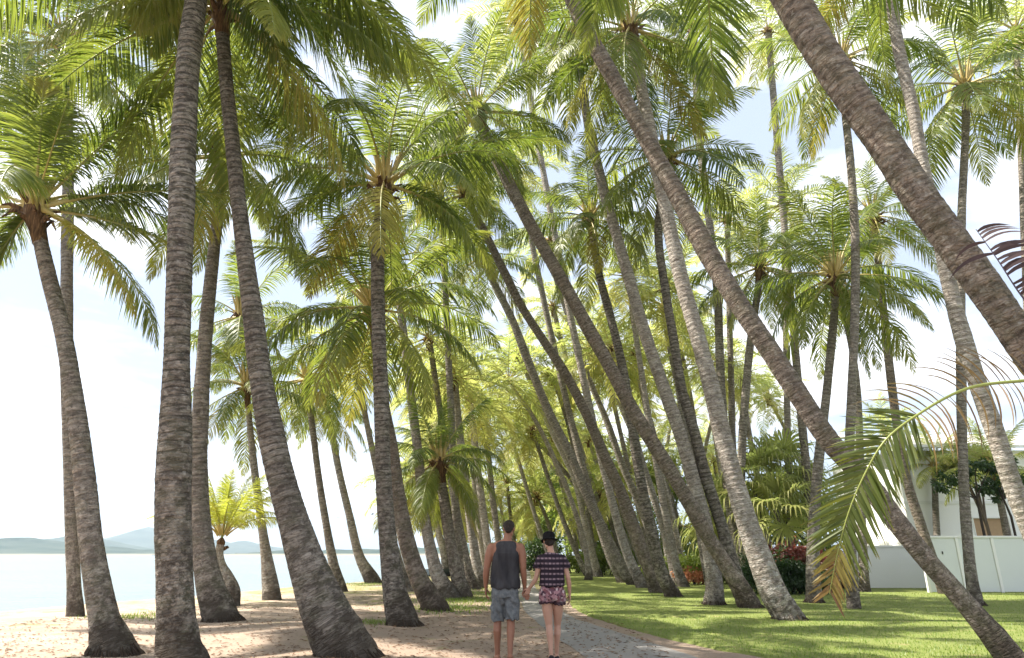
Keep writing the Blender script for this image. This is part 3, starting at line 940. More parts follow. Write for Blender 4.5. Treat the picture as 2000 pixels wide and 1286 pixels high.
palm('leaning trunk sharing the dark foot of its neighbour, reaching far left over the path',
     [(1284, 1160, 38), (1252, 1070, 32), (1212, 960, 28), (1180, 890, 26), (1157, 835, 25), (1105, 732, 24), (1063, 668, 22), (1017, 596, 21), (988, 538, 20), (942, 446, 18), (908, 385, 17)],
     group=GR, lod=1, mat='barkmid', L=3.8, nfr=24, seed=67, lodf=1)
palm('grey trunk with a black heel on the lawn, beyond the woman\'s right side',
     [(1242, 1144, 44), (1216, 1110, 30), (1186, 1052, 26), (1150, 975, 24), (1111, 883, 22), (1072, 805, 21), (1035, 715, 20), (1000, 624, 18), (968, 560, 17), (940, 505, 16)],
     group=GR, lod=1, mat='bark', L=4.0, nfr=22, seed=68, lodf=1)
palm('pale thin trunk nearest the path in the dense row beyond the woman',
     [(1168, 1128, 24), (1156, 1078, 17), (1140, 1010, 15), (1122, 935, 15), (1090, 868, 14), (1058, 800, 13), (1030, 732, 13), (1010, 690, 12)],
     group=GR, lod=1, mat='barkpale', L=3.6, nfr=22, seed=69, lodf=2)
RIGHT_MID = [
    ('trunk in the thick of the row, crossing behind the long dark leaning one', [(1300, 1136, 26), (1276, 1060, 20), (1246, 980, 18), (1216, 910, 17), (1184, 820, 15), (1148, 735, 14), (1119, 645, 13), (1085, 540, 12), (1074, 470, 12)], 'bark', 3.7),
    ('light trunk left of the orange-red bush, leaning gently', [(1322, 1142, 28), (1310, 1090, 20), (1292, 1020, 17), (1262, 930, 16), (1240, 850, 15), (1215, 760, 14), (1190, 680, 13)], 'barkpale', 3.6),
    ('thin trunk right of the orange-red bush, nearly upright', [(1392, 1128, 20), (1388, 1050, 15), (1378, 960, 14), (1362, 860, 13), (1345, 760, 12), (1322, 650, 11)], 'bark', 3.6),
    ('narrow pale trunk glimpsed between the two dark-footed leaning palms', [(1340, 1132, 20), (1324, 1060, 15), (1305, 980, 14), (1285, 900, 13), (1262, 800, 12), (1238, 690, 11)], 'barkpale', 3.8),
    ('slim trunk rising behind the black-heeled grey one', [(1262, 1128, 20), (1238, 1060, 15), (1212, 990, 14), (1180, 900, 13), (1140, 800, 12), (1106, 700, 11), (1080, 600, 11)], 'bark', 3.8),
    ('sunny slim trunk behind the pale one nearest the path', [(1205, 1124, 17), (1190, 1060, 13), (1170, 990, 12), (1146, 910, 11), (1120, 830, 10), (1098, 750, 10)], 'barkpale', 3.8),
    ('leaning trunk just above the woman\'s right shoulder', [(1150, 1120, 15), (1136, 1060, 11), (1118, 990, 10), (1098, 920, 9), (1078, 850, 9)], 'barkpale', 3.6),
    ('dark slim trunk closing the gap behind the sunlit pale-footed palm', [(1422, 1138, 22), (1400, 1060, 17), (1372, 960, 16), (1350, 870, 15), (1330, 780, 14), (1310, 690, 13), (1296, 600, 12)], 'bark', 3.8),
    ('upright trunk beside the fan palm clump, half behind the black-footed palm', [(1512, 1130, 20), (1496, 1040, 15), (1480, 940, 14), (1462, 840, 13), (1446, 740, 12)], 'bark', 3.4),
    ('trunk standing in front of the low white wall behind the hanging frond', [(1722, 1128, 15), (1719, 1060, 11), (1718, 980, 10), (1722, 900, 9), (1728, 840, 9)], 'bark', 3.0),
]
for i, (lab, pts, mt, L) in enumerate(RIGHT_MID):
    palm(lab, pts, group='slim palms in the dense row on the lawn', lod=1, mat=mt, L=L, nfr=22, seed=80 + i, lodf=2)

def quick(label, b, t, w, group, mt='bark', L=3.8, seed=0, bow=0.5, lod=1, lodf=2, nfr=24):
    pts = []
    for f in (0, 0.06, 0.16, 0.35, 0.6, 0.82, 1.0):
        x = b[0] + (t[0] - b[0]) * f ** (1 - 0.35 * bow)
        y = b[1] + (t[1] - b[1]) * f
        pts.append((x, y, w * np.interp(f, [0, 0.06, 0.2, 0.6, 1], [2.0, 1.4, 1.1, 0.9, 0.8])))
    palm(label, pts, group=group, lod=lod, mat=mt, L=L, nfr=nfr, seed=seed, lodf=lodf)


GM = 'mid-height palms filling the avenue'
MIDS = [
    ('palm whose crown shows under the great fan, left of the dark straight trunk', (800, 1155), (690, 690), 17, 'bark', 3.4, 0.6),
    ('palm with a fresh green crown directly above the low orange-hearted one', (925, 1152), (838, 660), 18, 'bark', 3.8, 0.5),
    ('palm with a bright crown in the avenue gap, above and left of the man', (950, 1132), (905, 720), 13, 'barkpale', 3.8, 0.5),
    ('palm with a pale crown hanging centrally over the avenue, above the couple', (1090, 1122), (985, 800), 11, 'barkpale', 3.8, 0.5),
    ('palm with a low lush crown over the avenue right of its middle', (1150, 1126), (1040, 840), 12, 'bark', 3.6, 0.5),
    ('palm with its crown high between the long dark leaning trunk and the great green fan', (1218, 1140), (1010, 330), 17, 'bark', 4.2, 0.7),
    ('palm with a crown in the gap right of the orange-hearted dark palm', (1335, 1148), (1225, 540), 17, 'bark', 4.0, 0.6),
    ('palm with a shaded crown close right of the sunlit pale-footed palm\'s stem', (1390, 1146), (1300, 560), 17, 'bark', 3.8, 0.6),
    ('palm whose crown shows beneath the slanting brown trunk in the upper right', (1440, 1142), (1420, 430), 17, 'bark', 4.0, 0.4),
    ('palm with blue-green fronds against the sky between the slanting trunk and the red-hearted crown', (1545, 1146), (1530, 400), 17, 'bark', 4.0, 0.3),
    ('palm with a low crown behind the crossing trunks of the dense row', (1290, 1130), (1180, 700), 13, 'bark', 3.6, 0.5),
    ('palm with a yellow-green crown low in the dense row, left of the orange-red bush', (1260, 1122), (1150, 860), 11, 'barkpale', 3.4, 0.5),
    ('palm with its crown low over the lawn behind the dark slim trunks', (1360, 1124), (1290, 880), 11, 'bark', 3.2, 0.5),
    ('palm with a small crown showing in the gap left of the fan palms', (1430, 1122), (1395, 900), 11, 'bark', 3.2, 0.4),
    ('palm whose high crown touches the top edge between the two great leaning trunks', (1600, 1150), (1500, 60), 20, 'bark', 4.0, 0.3),
    ('palm with a crown at the top edge left of the slanting brown trunk', (1255, 1150), (1010, 40), 18, 'bark', 4.2, 0.7),
    ('palm with a crown at the top right corner, half out of the photo', (2030, 1175), (1985, 60), 20, 'bark', 4.2, 0.3),
    ('palm on the sand behind the couple with a crown above the great fan', (900, 1158), (860, 330), 18, 'bark', 4.2, 0.4),
]
for i, (lab, b, t, w_, mt, L, bow) in enumerate(MIDS):
    quick(lab, b, t, w_ * 0.92, GM, 'barkpale' if i % 3 == 0 else mt, L * 0.92, 200 + i, bow)

palm('short young palm with light fronds behind the fence, close before the white house',
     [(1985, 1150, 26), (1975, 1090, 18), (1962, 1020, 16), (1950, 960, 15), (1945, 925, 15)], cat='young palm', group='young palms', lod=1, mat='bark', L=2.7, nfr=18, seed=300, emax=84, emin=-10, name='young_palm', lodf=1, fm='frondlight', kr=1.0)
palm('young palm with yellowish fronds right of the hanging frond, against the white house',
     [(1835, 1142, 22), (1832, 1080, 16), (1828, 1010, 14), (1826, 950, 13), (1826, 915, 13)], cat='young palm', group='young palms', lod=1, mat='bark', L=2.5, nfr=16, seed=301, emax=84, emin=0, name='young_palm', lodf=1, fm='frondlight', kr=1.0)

# far rows: copies of a few palms, standing down the avenue
proto = []
fr_ = random.Random(77)


def far_proto(lean, h, mt, seed):
    P = [(0, 0, -0.1), (0.03, 0, 0.3), (-lean * 0.05, 0, h * 0.2), (-lean * 0.3, 0.05, h * 0.5), (-lean * 0.65, 0.1, h * 0.8), (-lean, 0.1, h)]
    W = [0.30, 0.22, 0.16, 0.145, 0.13, 0.12]
    root = empty('coconut_palm')
    obj('trunk', trunk_mesh(np.array(P, float), np.array(W), 2, seed, M[mt]), root, Vector((0, 0, -0.1)))
    k = obj('crown', far_crown_mesh(seed % 4), root, Vector((-lean, 0.1, h)))
    return root


PR = [far_proto(4.6, 11.5, 'barkpale', 1), far_proto(3.4, 13.0, 'barkpale', 2), far_proto(5.6, 10.0, 'bark', 3), far_proto(2.0, 12.0, 'bark', 4),  # pale bark on some far stems paints in the bright distance
      far_proto(1.6, 9.0, 'barkpale', 5), far_proto(2.6, 10.5, 'bark', 6), far_proto(1.5, 5.6, 'barkpale', 7)]
FAR = []
for i in range(24):                       # right row, leaning to the sea
    y = 38 + i * 2.8 + fr_.uniform(-1, 1)
    x = fr_.uniform(2.6, 6.0) + (i % 3) * 2.6 + (y - 30) * 0.05
    FAR.append((x, y, fr_.choice([0, 0, 1, 2, 3]), 'R'))
for i in range(9):                      # low crowns far along both sides
    FAR.append((fr_.uniform(-4.5, -2.0), 46 + i * 3.5, 6, 'L'))
for i in range(11):
    FAR.append((fr_.uniform(3.0, 11.0), 44 + i * 4.5, 6, 'R'))
for i in range(9):
    y = 44 + i * 6.0 + fr_.uniform(-1, 1)
    x = fr_.uniform(-4.6, -1.8) - (y - 40) * 0.03
    FAR.append((x, y, fr_.choice([3, 4, 5]), 'L'))
for i in range(7):                       # deeper in the lawn, right
    FAR.append((fr_.uniform(12, 24), 36 + i * 5.0, fr_.choice([1, 3, 5]), 'B'))
used = set()
FL = {'R': ('far slender palm of the dense leaning rows over the lawn, where the avenue closes', 'far palms leaning over the lawn'),
      'L': ('far slender palm of the sand-side row, beyond the walking couple', 'far palms on the sand side'),
      'B': ('distant palm standing behind the shrubs on the inland side of the lawn', 'distant palms behind the shrubs')}
for (x, y, k, side) in FAR:
    src = PR[k]
    if k not in used:
        used.add(k)
        r_ = src
    else:
        r_ = src.copy()
        COL.objects.link(r_)
        for ch in src.children:
            c_ = ch.copy()
            c_.parent = r_
            COL.objects.link(c_)
    r_.location = (x, y, ground_z(x, y))
    s = fr_.uniform(0.85, 1.15)
    r_.scale = (s * fr_.uniform(0.8, 1.2), s, s)
    r_.rotation_euler = (0, 0, fr_.uniform(-0.35, 0.35) if side != 'B' else fr_.uniform(0, 6))
    tag(r_, FL[side][0], 'palm tree', FL[side][1])
# ------------------------------------------------------------------ ground, sea, path, lawn
def sheet(name, xs, ys, zf, mat):
    X, Y = np.meshgrid(xs, ys)
    Z = np.vectorize(zf)(X, Y)
    V = np.stack([X, Y, Z], -1).reshape(-1, 3)
    nx, ny = len(xs), len(ys)
    i, j = np.meshgrid(np.arange(ny - 1), np.arange(nx - 1), indexing='ij')
    F = np.stack([i * nx + j, i * nx + j + 1, (i + 1) * nx + j + 1, (i + 1) * nx + j], -1).reshape(-1, 4)
    return np_mesh(name, V, [F], [mat])


def sand_mat():
    nt = NT('sandy_ground')
    p = gt(nt)
    a = nt.noise(p, 0.55, 5, 0.6)
    b = nt.noise(p, 3.4, 5, 0.65)
    f = nt.noise(p, 42.0, 4, 0.7)
    c = nt.mix(nt.ramp(a, [(0.35, 0.0), (0.65, 1.0)]), (0.42, 0.335, 0.265), (0.55, 0.455, 0.37))
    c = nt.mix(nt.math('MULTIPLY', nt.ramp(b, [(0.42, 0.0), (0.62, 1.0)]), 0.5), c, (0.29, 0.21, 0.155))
    x = nt.n('ShaderNodeSeparateXYZ', {0: p})
    # cleaner pale sand toward the water, by distance from the tideline
    beach = nt.math('ADD', nt.math('MULTIPLY', nt.math('ADD', x.outputs[2], 0.10), -9.0), nt.math('MULTIPLY', nt.math('SUBTRACT', a, 0.5), 0.6), True)
    c = nt.mix(beach, c, (0.56, 0.48, 0.38))
    # brown earth and litter under the palms with their shade painted in, cleaner sand nearer the sea
    earth_shade = nt.n('ShaderNodeMapRange', {0: nt.math('ADD', x.outputs[0], nt.math('MULTIPLY', nt.math('SUBTRACT', a, 0.5), 9.0)), 1: -8.0, 2: -2.2, 3: 0.0, 4: 0.85}).outputs[0]
    c = nt.mix(earth_shade, c, nt.mix(b, (0.225, 0.165, 0.125), (0.37, 0.29, 0.225)))
    g = nt.noise(p, 1.1, 4, 0.6)
    # patches of thin grass on the bank away from the path
    far = nt.n('ShaderNodeMapRange', {0: x.outputs[1], 1: 17.0, 2: 30.0, 3: -0.06, 4: 0.16}).outputs[0]
    gm = nt.math('MULTIPLY', nt.ramp(nt.math('ADD', g, far), [(0.56, 0.0), (0.66, 1.0)]), nt.math('SUBTRACT', 1.0, beach, True))
    c = nt.mix(nt.math('MULTIPLY', gm, 0.75), c, (0.22, 0.23, 0.08))
    deb = nt.ramp(nt.noise(p, 26.0, 2, 0.5), [(0.64, 0.0), (0.69, 1.0)])
    c = nt.mix(nt.math('MULTIPLY', deb, 0.8), c, (0.13, 0.075, 0.045))
    c = nt.mix(nt.math('MULTIPLY', f, 0.25), c, (0.20, 0.13, 0.09))
    h = nt.math('ADD', nt.math('MULTIPLY', b, 1.0), nt.math('MULTIPLY', f, 0.35))
    return nt.surf(nt.bsdf(c, 0.95, nt.bump(h, 0.7, 0.05), 0.1))


def grid_axis(segs):
    out = []
    for a, b, st in segs:
        out += list(np.arange(a, b, st))
    out.append(segs[-1][1])
    return np.array(out)


gx = grid_axis([(-60, -26, 3), (-26, -12, 0.5), (-12, 3, 0.16), (3, 14, 0.5), (14, 60, 4), (60, 400, 40)])
gy = grid_axis([(-12, 5, 1.0), (5, 20, 0.16), (20, 50, 0.4), (50, 130, 2), (130, 600, 20)])
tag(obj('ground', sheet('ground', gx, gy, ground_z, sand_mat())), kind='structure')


def water_mat():
    nt = NT('sea_water')
    p = gt(nt)
    a = nt.noise(nt.vmul(p, (0.02, 0.09, 1)), 1.0, 3)
    c = nt.mix(a, (0.14, 0.185, 0.185), (0.215, 0.25, 0.245))
    w = nt.noise(nt.vmul(p, (0.7, 1.6, 1)), 1.0, 5, 0.6)
    w2 = nt.noise(nt.vmul(p, (0.05, 0.25, 1)), 1.0, 4, 0.6)
    return nt.surf(nt.bsdf(c, 0.22, nt.bump(nt.math('ADD', w, nt.math('MULTIPLY', w2, 2.0)), 0.8, 0.3), 0.3, IOR=1.33))


wv = np.array([[-5000, -40, WATER_Z], [60, -40, WATER_Z], [2500, 5000, WATER_Z], [-5000, 5000, WATER_Z]])
tag(obj('sea', np_mesh('sea', wv, [np.array([[0, 1, 2, 3]])], [water_mat()], smooth=False)), kind='structure')

# foam line where the small waves reach the beach
def foam_mat():
    nt = NT('wave_foam')
    return nt.surf(nt.bsdf((0.75, 0.76, 0.74), 0.8))


mb = MB()
for k, (offx, wd, up) in enumerate([(0.05, 0.16, 0.012), (-0.9, 0.10, 0.02)]):
    ys = np.arange(9, 60, 0.25)
    L_ = [(shore_x(y) - offx * 1.0 - 0.25 * mnoise.noise(Vector((y * 0.4, k * 3.0, 0))), y) for y in ys]
    V = []
    for (x, y) in L_:
        q = wd * (0.5 + 0.9 * abs(mnoise.noise(Vector((y * 0.8, 7 + k, 0)))))
        V += [[x - q, y, WATER_Z + 0.004], [x, y, WATER_Z + up], [x + q, y, WATER_Z + 0.004]]
    n = len(ys)
    F = [[3 * i + a, 3 * i + a + 1, 3 * i + a + 4, 3 * i + a + 3] for i in range(n - 1) for a in (0, 1)]
    mb.add(np.array(V), np.array(F))
tag(obj('wave_foam', mb.mesh('wave_foam', [foam_mat()])), 'thin line of foam where small waves meet the sand', None, kind='stuff')


def strip(name, left, right, mat, lift, step=0.25, jit=0.0, seed=0, cross=6, edge=0.03, zf=ground_z):
    """band between two outlines given as photo pixels on the ground, near to far"""
    def world(px):
        w = [on_plane(a, b, 0.0) for a, b in px]
        return np.array([[p.x, p.y] for p in w])
    A, B = world(left), world(right)

    def resamp(Q, ys):
        o = np.argsort(Q[:, 1])
        return np.interp(ys, Q[o, 1], Q[o, 0])
    y0, y1 = max(A[:, 1].min(), B[:, 1].min()), min(A[:, 1].max(), B[:, 1].max())
    ys = np.arange(-6.0, y1, step)
    xa, xb = resamp(A, ys), resamp(B, ys)
    sa, sb_ = (A[np.argsort(A[:, 1])][:2]), (B[np.argsort(B[:, 1])][:2])
    for arr, s2 in ((xa, sa), (xb, sb_)):
        m = ys < s2[0, 1]
        sl = (s2[1, 0] - s2[0, 0]) / max(0.05, (s2[1, 1] - s2[0, 1]))
        arr[m] = s2[0, 0] + np.clip(sl, -1.2, 1.2) * (ys[m] - s2[0, 1]) * 0.5
    if jit:
        xa = xa + np.array([mnoise.noise(Vector((y * 1.1, seed, 0))) + 0.5 * mnoise.noise(Vector((y * 3.3, seed, 2))) for y in ys]) * jit
        xb = xb + np.array([mnoise.noise(Vector((y * 1.1, seed + 9, 0))) + 0.5 * mnoise.noise(Vector((y * 3.3, seed + 9, 2))) for y in ys]) * jit
    t = np.linspace(0, 1, cross)
    X = xa[:, None] * (1 - t) + xb[:, None] * t
    Y = np.repeat(ys[:, None], cross, 1)
    Z = np.vectorize(zf)(X, Y) + lift
    Z[:, 0] -= edge
    Z[:, -1] -= edge
    V = np.stack([X, Y, Z], -1).reshape(-1, 3)
    n = len(ys)
    i, j = np.meshgrid(np.arange(n - 1), np.arange(cross - 1), indexing='ij')
    F = np.stack([i * cross + j, i * cross + j + 1, (i + 1) * cross + j + 1, (i + 1) * cross + j], -1).reshape(-1, 4)
    return np_mesh(name, V, [F], [mat]), (ys, xa, xb)


def path_mat():
    nt = NT('concrete_path')
    p = gt(nt)
    a = nt.noise(p, 1.3, 5, 0.6)
    f = nt.noise(p, 60, 4, 0.7)
    c = nt.mix(a, (0.24, 0.225, 0.21), (0.32, 0.30, 0.28))
    c = nt.mix(nt.math('MULTIPLY', f, 0.4), c, (0.15, 0.135, 0.125))
    x = nt.n('ShaderNodeSeparateXYZ', {0: p})
    # sand blown on
    c = nt.mix(nt.math('MULTIPLY', nt.ramp(nt.noise(p, 2.1, 5, 0.65), [(0.55, 0.0), (0.68, 1.0)]), 0.4), c, (0.40, 0.33, 0.27))
    return nt.surf(nt.bsdf(c, 0.9, nt.bump(f, 0.4, 0.01), 0.15))


pl = [(1147, 1286), (1098, 1253), (1055, 1222), (1026, 1196), (1014, 1170), (1012, 1150), (1014, 1130), (1016, 1112), (1018, 1100)]
pr = [(1362, 1286), (1300, 1265), (1212, 1237), (1130, 1212), (1090, 1190), (1064, 1168), (1047, 1150), (1038, 1130), (1033, 1112), (1031, 1100)]
me, PATH = strip('path', pl, pr, path_mat(), 0.035, jit=0.03, seed=2)
tag(obj('path', me), kind='structure')


def lawn_mat():
    nt = NT('lawn_turf')
    p = gt(nt)
    a = nt.noise(p, 0.8, 4, 0.6)
    f = nt.noise(p, 30, 4, 0.7)
    c = nt.mix(a, (0.12, 0.16, 0.045), (0.215, 0.24, 0.075))
    c = nt.mix(nt.math('MULTIPLY', f, 0.5), c, (0.20, 0.22, 0.06))
    x = nt.n('ShaderNodeSeparateXYZ', {0: p})
    bare = nt.ramp(nt.noise(p, 1.7, 5, 0.62), [(0.60, 0.0), (0.68, 1.0)])
    c = nt.mix(nt.math('MULTIPLY', bare, 0.6), c, (0.30, 0.25, 0.12))
    return nt.surf(nt.bsdf(c, 0.9, nt.bump(nt.math('ADD', f, a), 0.6, 0.04), 0.12))


ll = [(1490, 1286), (1400, 1271), (1300, 1248), (1215, 1226), (1150, 1205), (1118, 1188), (1110, 1170), (1098, 1150), (1090, 1135), (1078, 1120), (1062, 1106), (1050, 1098)]
lr = [(5200, 1286), (4800, 1250), (4200, 1200), (3400, 1150), (2600, 1125), (1900, 1106), (1600, 1098)]
LM = lawn_mat()
A = np.array([[p.x, p.y] for p in [on_plane(a, b, 0.0) for a, b in ll]])
A = A[np.argsort(A[:, 1])]


def lawn_left(y):
    if y < A[0, 1]:
        return A[0, 0] + (A[0, 1] - y) * 0.55
    return float(np.interp(y, A[:, 0 + 1], A[:, 0])) + 0.10 * mnoise.noise(Vector((y * 1.2, 3.0, 0))) + 0.05 * mnoise.noise(Vector((y * 4.2, 3.0, 0)))


ys = np.concatenate([np.arange(-6, 30, 0.12), np.arange(30, 105, 1.0)])
cols = np.concatenate([np.linspace(0, 0.15, 4), np.linspace(0.25, 12, 26), np.linspace(15, 80, 14)])
X = np.array([[lawn_left(y) + c for c in cols] for y in ys])
Y = np.repeat(ys[:, None], len(cols), 1)
Z = np.vectorize(ground_z)(X, Y) + 0.035
Z[:, 0] -= 0.045
V = np.stack([X, Y, Z], -1).reshape(-1, 3)
nx = len(cols)
i, j = np.meshgrid(np.arange(len(ys) - 1), np.arange(nx - 1), indexing='ij')
F = np.stack([i * nx + j, i * nx + j + 1, (i + 1) * nx + j + 1, (i + 1) * nx + j], -1).reshape(-1, 4)
tag(obj('lawn', np_mesh('lawn', V, [F], [LM])), kind='structure')


def blades(name, xy, h, w, mat, seed, zoff=0.03):
    r = np.random.default_rng(seed)
    n = len(xy)
    z = np.array([ground_z(a, b) for a, b in xy]) + zoff
    base = np.stack([xy[:, 0], xy[:, 1], z], 1)
    a = r.uniform(0, 2 * PI, n)
    hh = h * r.uniform(0.5, 1.3, n)
    ww = w * r.uniform(0.7, 1.3, n)
    d = np.stack([np.cos(a), np.sin(a), np.zeros(n)], 1)
    s = np.stack([-np.sin(a), np.cos(a), np.zeros(n)], 1)
    p1 = base - s * ww[:, None]
    p2 = base + s * ww[:, None]
    p3 = base + d * (hh * r.uniform(0.2, 0.9, n))[:, None] + np.array([0, 0, 1.0]) * hh[:, None]
    V = np.stack([p1, p2, p3], 1).reshape(-1, 3)
    F = np.arange(n * 3).reshape(-1, 3)
    t = np.repeat(r.random(n), 3)
    return np_mesh(name, V, [F], [mat], None, False, {'tint': t})


M['grass'] = leaf_material('grass_blade', [(0.06, 0.12, 0.02), (0.10, 0.17, 0.025), (0.15, 0.21, 0.035), (0.24, 0.26, 0.07)], [(0.2, 0.36, 0.04), (0.42, 0.5, 0.08)], tsh=0.35)
pts_ = []
r2 = np.random.default_rng(3)
for (ya, yb, dens) in ((7.5, 11, 420), (11, 16, 230), (16, 26, 90)):
    n = int((yb - ya) * 22 * dens)
    y = r2.uniform(ya, yb, n)
    x = r2.uniform(0.5, 22, n)
    ok = (x > np.array([lawn_left(q) for q in y]) - 0.03) & (x < 0.84 * y + 1.0)
    pts_.append(np.stack([x[ok], y[ok]], 1))
xy = np.concatenate(pts_)
tag(obj('grass', blades('grass', xy, 0.045, 0.006, M['grass'], 5)), 'short green grass of the lawn beside the path', None, kind='stuff')
# straggly grass on the sandy bank
pts_ = []
for (cx, cy, n, sp) in [tuple(on_plane(px, py))[:2] + (n, sp) for px, py, n, sp in
                        [(285, 1206, 700, 0.5), (880, 1190, 1500, 0.6), (920, 1175, 1500, 0.7), (900, 1150, 1400, 1.3), (950, 1160, 1000, 0.7), (720, 1222, 300, 0.3), (850, 1172, 900, 0.8), (960, 1135, 1500, 2.0), (720, 1142, 700, 0.8)]]:
    pts_.append(np.stack([r2.normal(cx, sp, n), r2.normal(cy, sp * 1.3, n)], 1))
xy = np.concatenate(pts_)
xy = xy[[(p[0] > shore_x(p[1]) + 2.2) for p in xy]]
tag(obj('bank_grass', blades('bank_grass', xy, 0.07, 0.008, M['grass'], 6, 0.0)), 'sparse dry grass in tufts on the sandy bank', None, kind='stuff')
# fallen leaf litter and husks scattered on the sand and lawn edge
n = 6500
x = r2.uniform(-9, 2.2, n)
y = 7.5 + r2.exponential(6, n)
z = np.array([ground_z(a, b) for a, b in zip(x, y)]) + 0.012 + 0.03 * (x > 1)
a = r2.uniform(0, PI, n)
l = r2.uniform(0.012, 0.05, n) * (1 + 1.5 * (r2.random(n) < 0.06))
w = r2.uniform(0.006, 0.02, n)
d = np.stack([np.cos(a), np.sin(a), r2.uniform(-.12, .12, n)], 1) * l[:, None]
s = np.stack([-np.sin(a), np.cos(a), r2.uniform(-.2, .2, n)], 1) * w[:, None]
c = np.stack([x, y, z], 1)
V = np.stack([c - d, c - s + [0, 0, .006], c + d, c + s + [0, 0, .01]], 1).reshape(-1, 3)
tag(obj('leaf_litter', np_mesh('leaf_litter', V, [np.arange(4 * n).reshape(-1, 4)], [flat_mat('dry_leaf', (0.19, 0.11, 0.06), 0.9, var=0.5, scale=3)], smooth=False)), 'dry leaf scraps scattered on the sandy ground', None, kind='stuff')


# ------------------------------------------------------------------ hills across the bay
def hill_mat(name, a, b):
    nt = NT(name)
    p = gt(nt)
    n1 = nt.noise(nt.vmul(p, (0.012, 0.012, 0.02)), 1.0, 6, 0.65)
    c = nt.mix(nt.ramp(n1, [(0.35, 0.0), (0.65, 1.0)]), a, b)
    z = nt.n('ShaderNodeSeparateXYZ', {0: p}).outputs[2]
    c = nt.mix(nt.ramp(nt.math('MULTIPLY', z, 0.1), [(0.0, 1.0), (0.35, 0.0)]), c, (0.30, 0.27, 0.21))
    return nt.surf(nt.bsdf(c, 0.95, spec=0.05))


def ridge(name, prof, Y, deep, mat, seed):
    """prof: photo pixels of the crest; the hill is a real ridge 'deep' metres through"""
    cr = [at(px, py, Y) for px, py in prof]
    xs = np.linspace(cr[0].x, cr[-1].x, 150)
    zs = np.interp(xs, [c.x for c in cr], [c.z for c in cr])
    rows = 15
    V = []
    for i, x in enumerate(xs):
        for r_ in range(rows):
            t = r_ / (rows - 1) * 2 - 1
            k = max(0.0, 1 - abs(t) ** 1.5)
            z = (zs[i]) * k
            z *= 1 + 0.16 * mnoise.noise(Vector((x * 0.006, t * 2, seed))) * (1 if abs(t) > .05 else .5)
            z += 5.0 * mnoise.noise(Vector((x * 0.03, t * 5, seed + 4))) * k
            V.append((x + 25 * mnoise.noise(Vector((t * 3, x * 0.004, seed))), Y + t * deep, z - (0 if k > 0 else 6)))
    i, j = np.meshgrid(np.arange(149), np.arange(rows - 1), indexing='ij')
    F = np.stack([i * rows + j, (i + 1) * rows + j, (i + 1) * rows + j + 1, i * rows + j + 1], -1).reshape(-1, 4)
    tag(obj(name, np_mesh(name, np.array(V), [F], [mat])), kind='structure')


HM = hill_mat('forested_hill', (0.028, 0.05, 0.04), (0.07, 0.09, 0.07))
ridge('near_hills', [(-260, 1072), (-150, 1060), (-40, 1058), (30, 1054), (60, 1051), (90, 1056), (130, 1060), (180, 1068), (240, 1072), (330, 1079), (420, 1083)], 1500, 300, HM, 1)
ridge('middle_hills', [(-200, 1075), (60, 1066), (110, 1052), (150, 1046), (200, 1056), (240, 1066), (300, 1074), (400, 1080)], 2400, 400, HM, 2)
ridge('far_hills', [(120, 1070), (180, 1060), (235, 1048), (265, 1036), (290, 1029), (320, 1036), (350, 1045), (400, 1052), (450, 1060), (475, 1057), (510, 1064), (560, 1074), (620, 1079), (700, 1082)], 3600, 500, HM, 3)
ridge('headland', [(480, 1083), (540, 1077), (600, 1075), (660, 1074), (740, 1074), (800, 1072), (880, 1068), (960, 1060), (1060, 1050)], 1300, 160, HM, 4)
# ------------------------------------------------------------------ shrubs, broadleaf trees, fan palms
def leaf_blob(mb, c, rad, n, size, r, mat=0, shell=0.55, narrow=0.5, t0=0.0):
    """n pointed leaves spread through an uneven ellipsoid made of smaller clumps"""
    c, rad = np.asarray(c, float), np.asarray(rad, float)
    nc = max(5, int(n / 70))
    d = r.normal(size=(nc, 3))
    d /= np.linalg.norm(d, axis=1)[:, None]
    cc = d * (r.uniform(0.35, 1.0, nc) ** 0.6)[:, None]
    k = r.integers(0, nc, n)
    off = r.normal(size=(n, 3)) * 0.20
    p = c + (cc[k] * (0.82) + off) * rad
    out = cc[k] * 0.8 + r.normal(size=(n, 3)) * 0.8 + np.array([0, 0, -0.15])
    out /= np.linalg.norm(out, axis=1)[:, None]
    s = np.cross(out, r.normal(size=(n, 3)))
    s /= np.linalg.norm(s, axis=1)[:, None]
    L = size * r.uniform(0.6, 1.3, n)[:, None]
    v0 = p
    v1 = p + out * L * 0.5 + s * L * narrow * 0.5
    v2 = p + out * L + np.array([0, 0, -0.12]) * L
    v3 = p + out * L * 0.5 - s * L * narrow * 0.5
    V = np.stack([v0, v1, v2, v3], 1).reshape(-1, 3)
    t = np.repeat(np.clip(r.random(nc)[k] * 0.6 + r.random(n) * 0.4 + t0, 0, 0.99), 4)
    mb.add(V, np.arange(4 * n).reshape(-1, 4), mat, t)


M['twig'] = flat_mat('twig_bark', (0.14, 0.11, 0.085), 0.9, 0.1, 0.3, 5, 0.5)
M['darktwig'] = flat_mat('dark_twig', (0.05, 0.04, 0.033), 0.9, 0.1, 0.3, 5, 0.5)


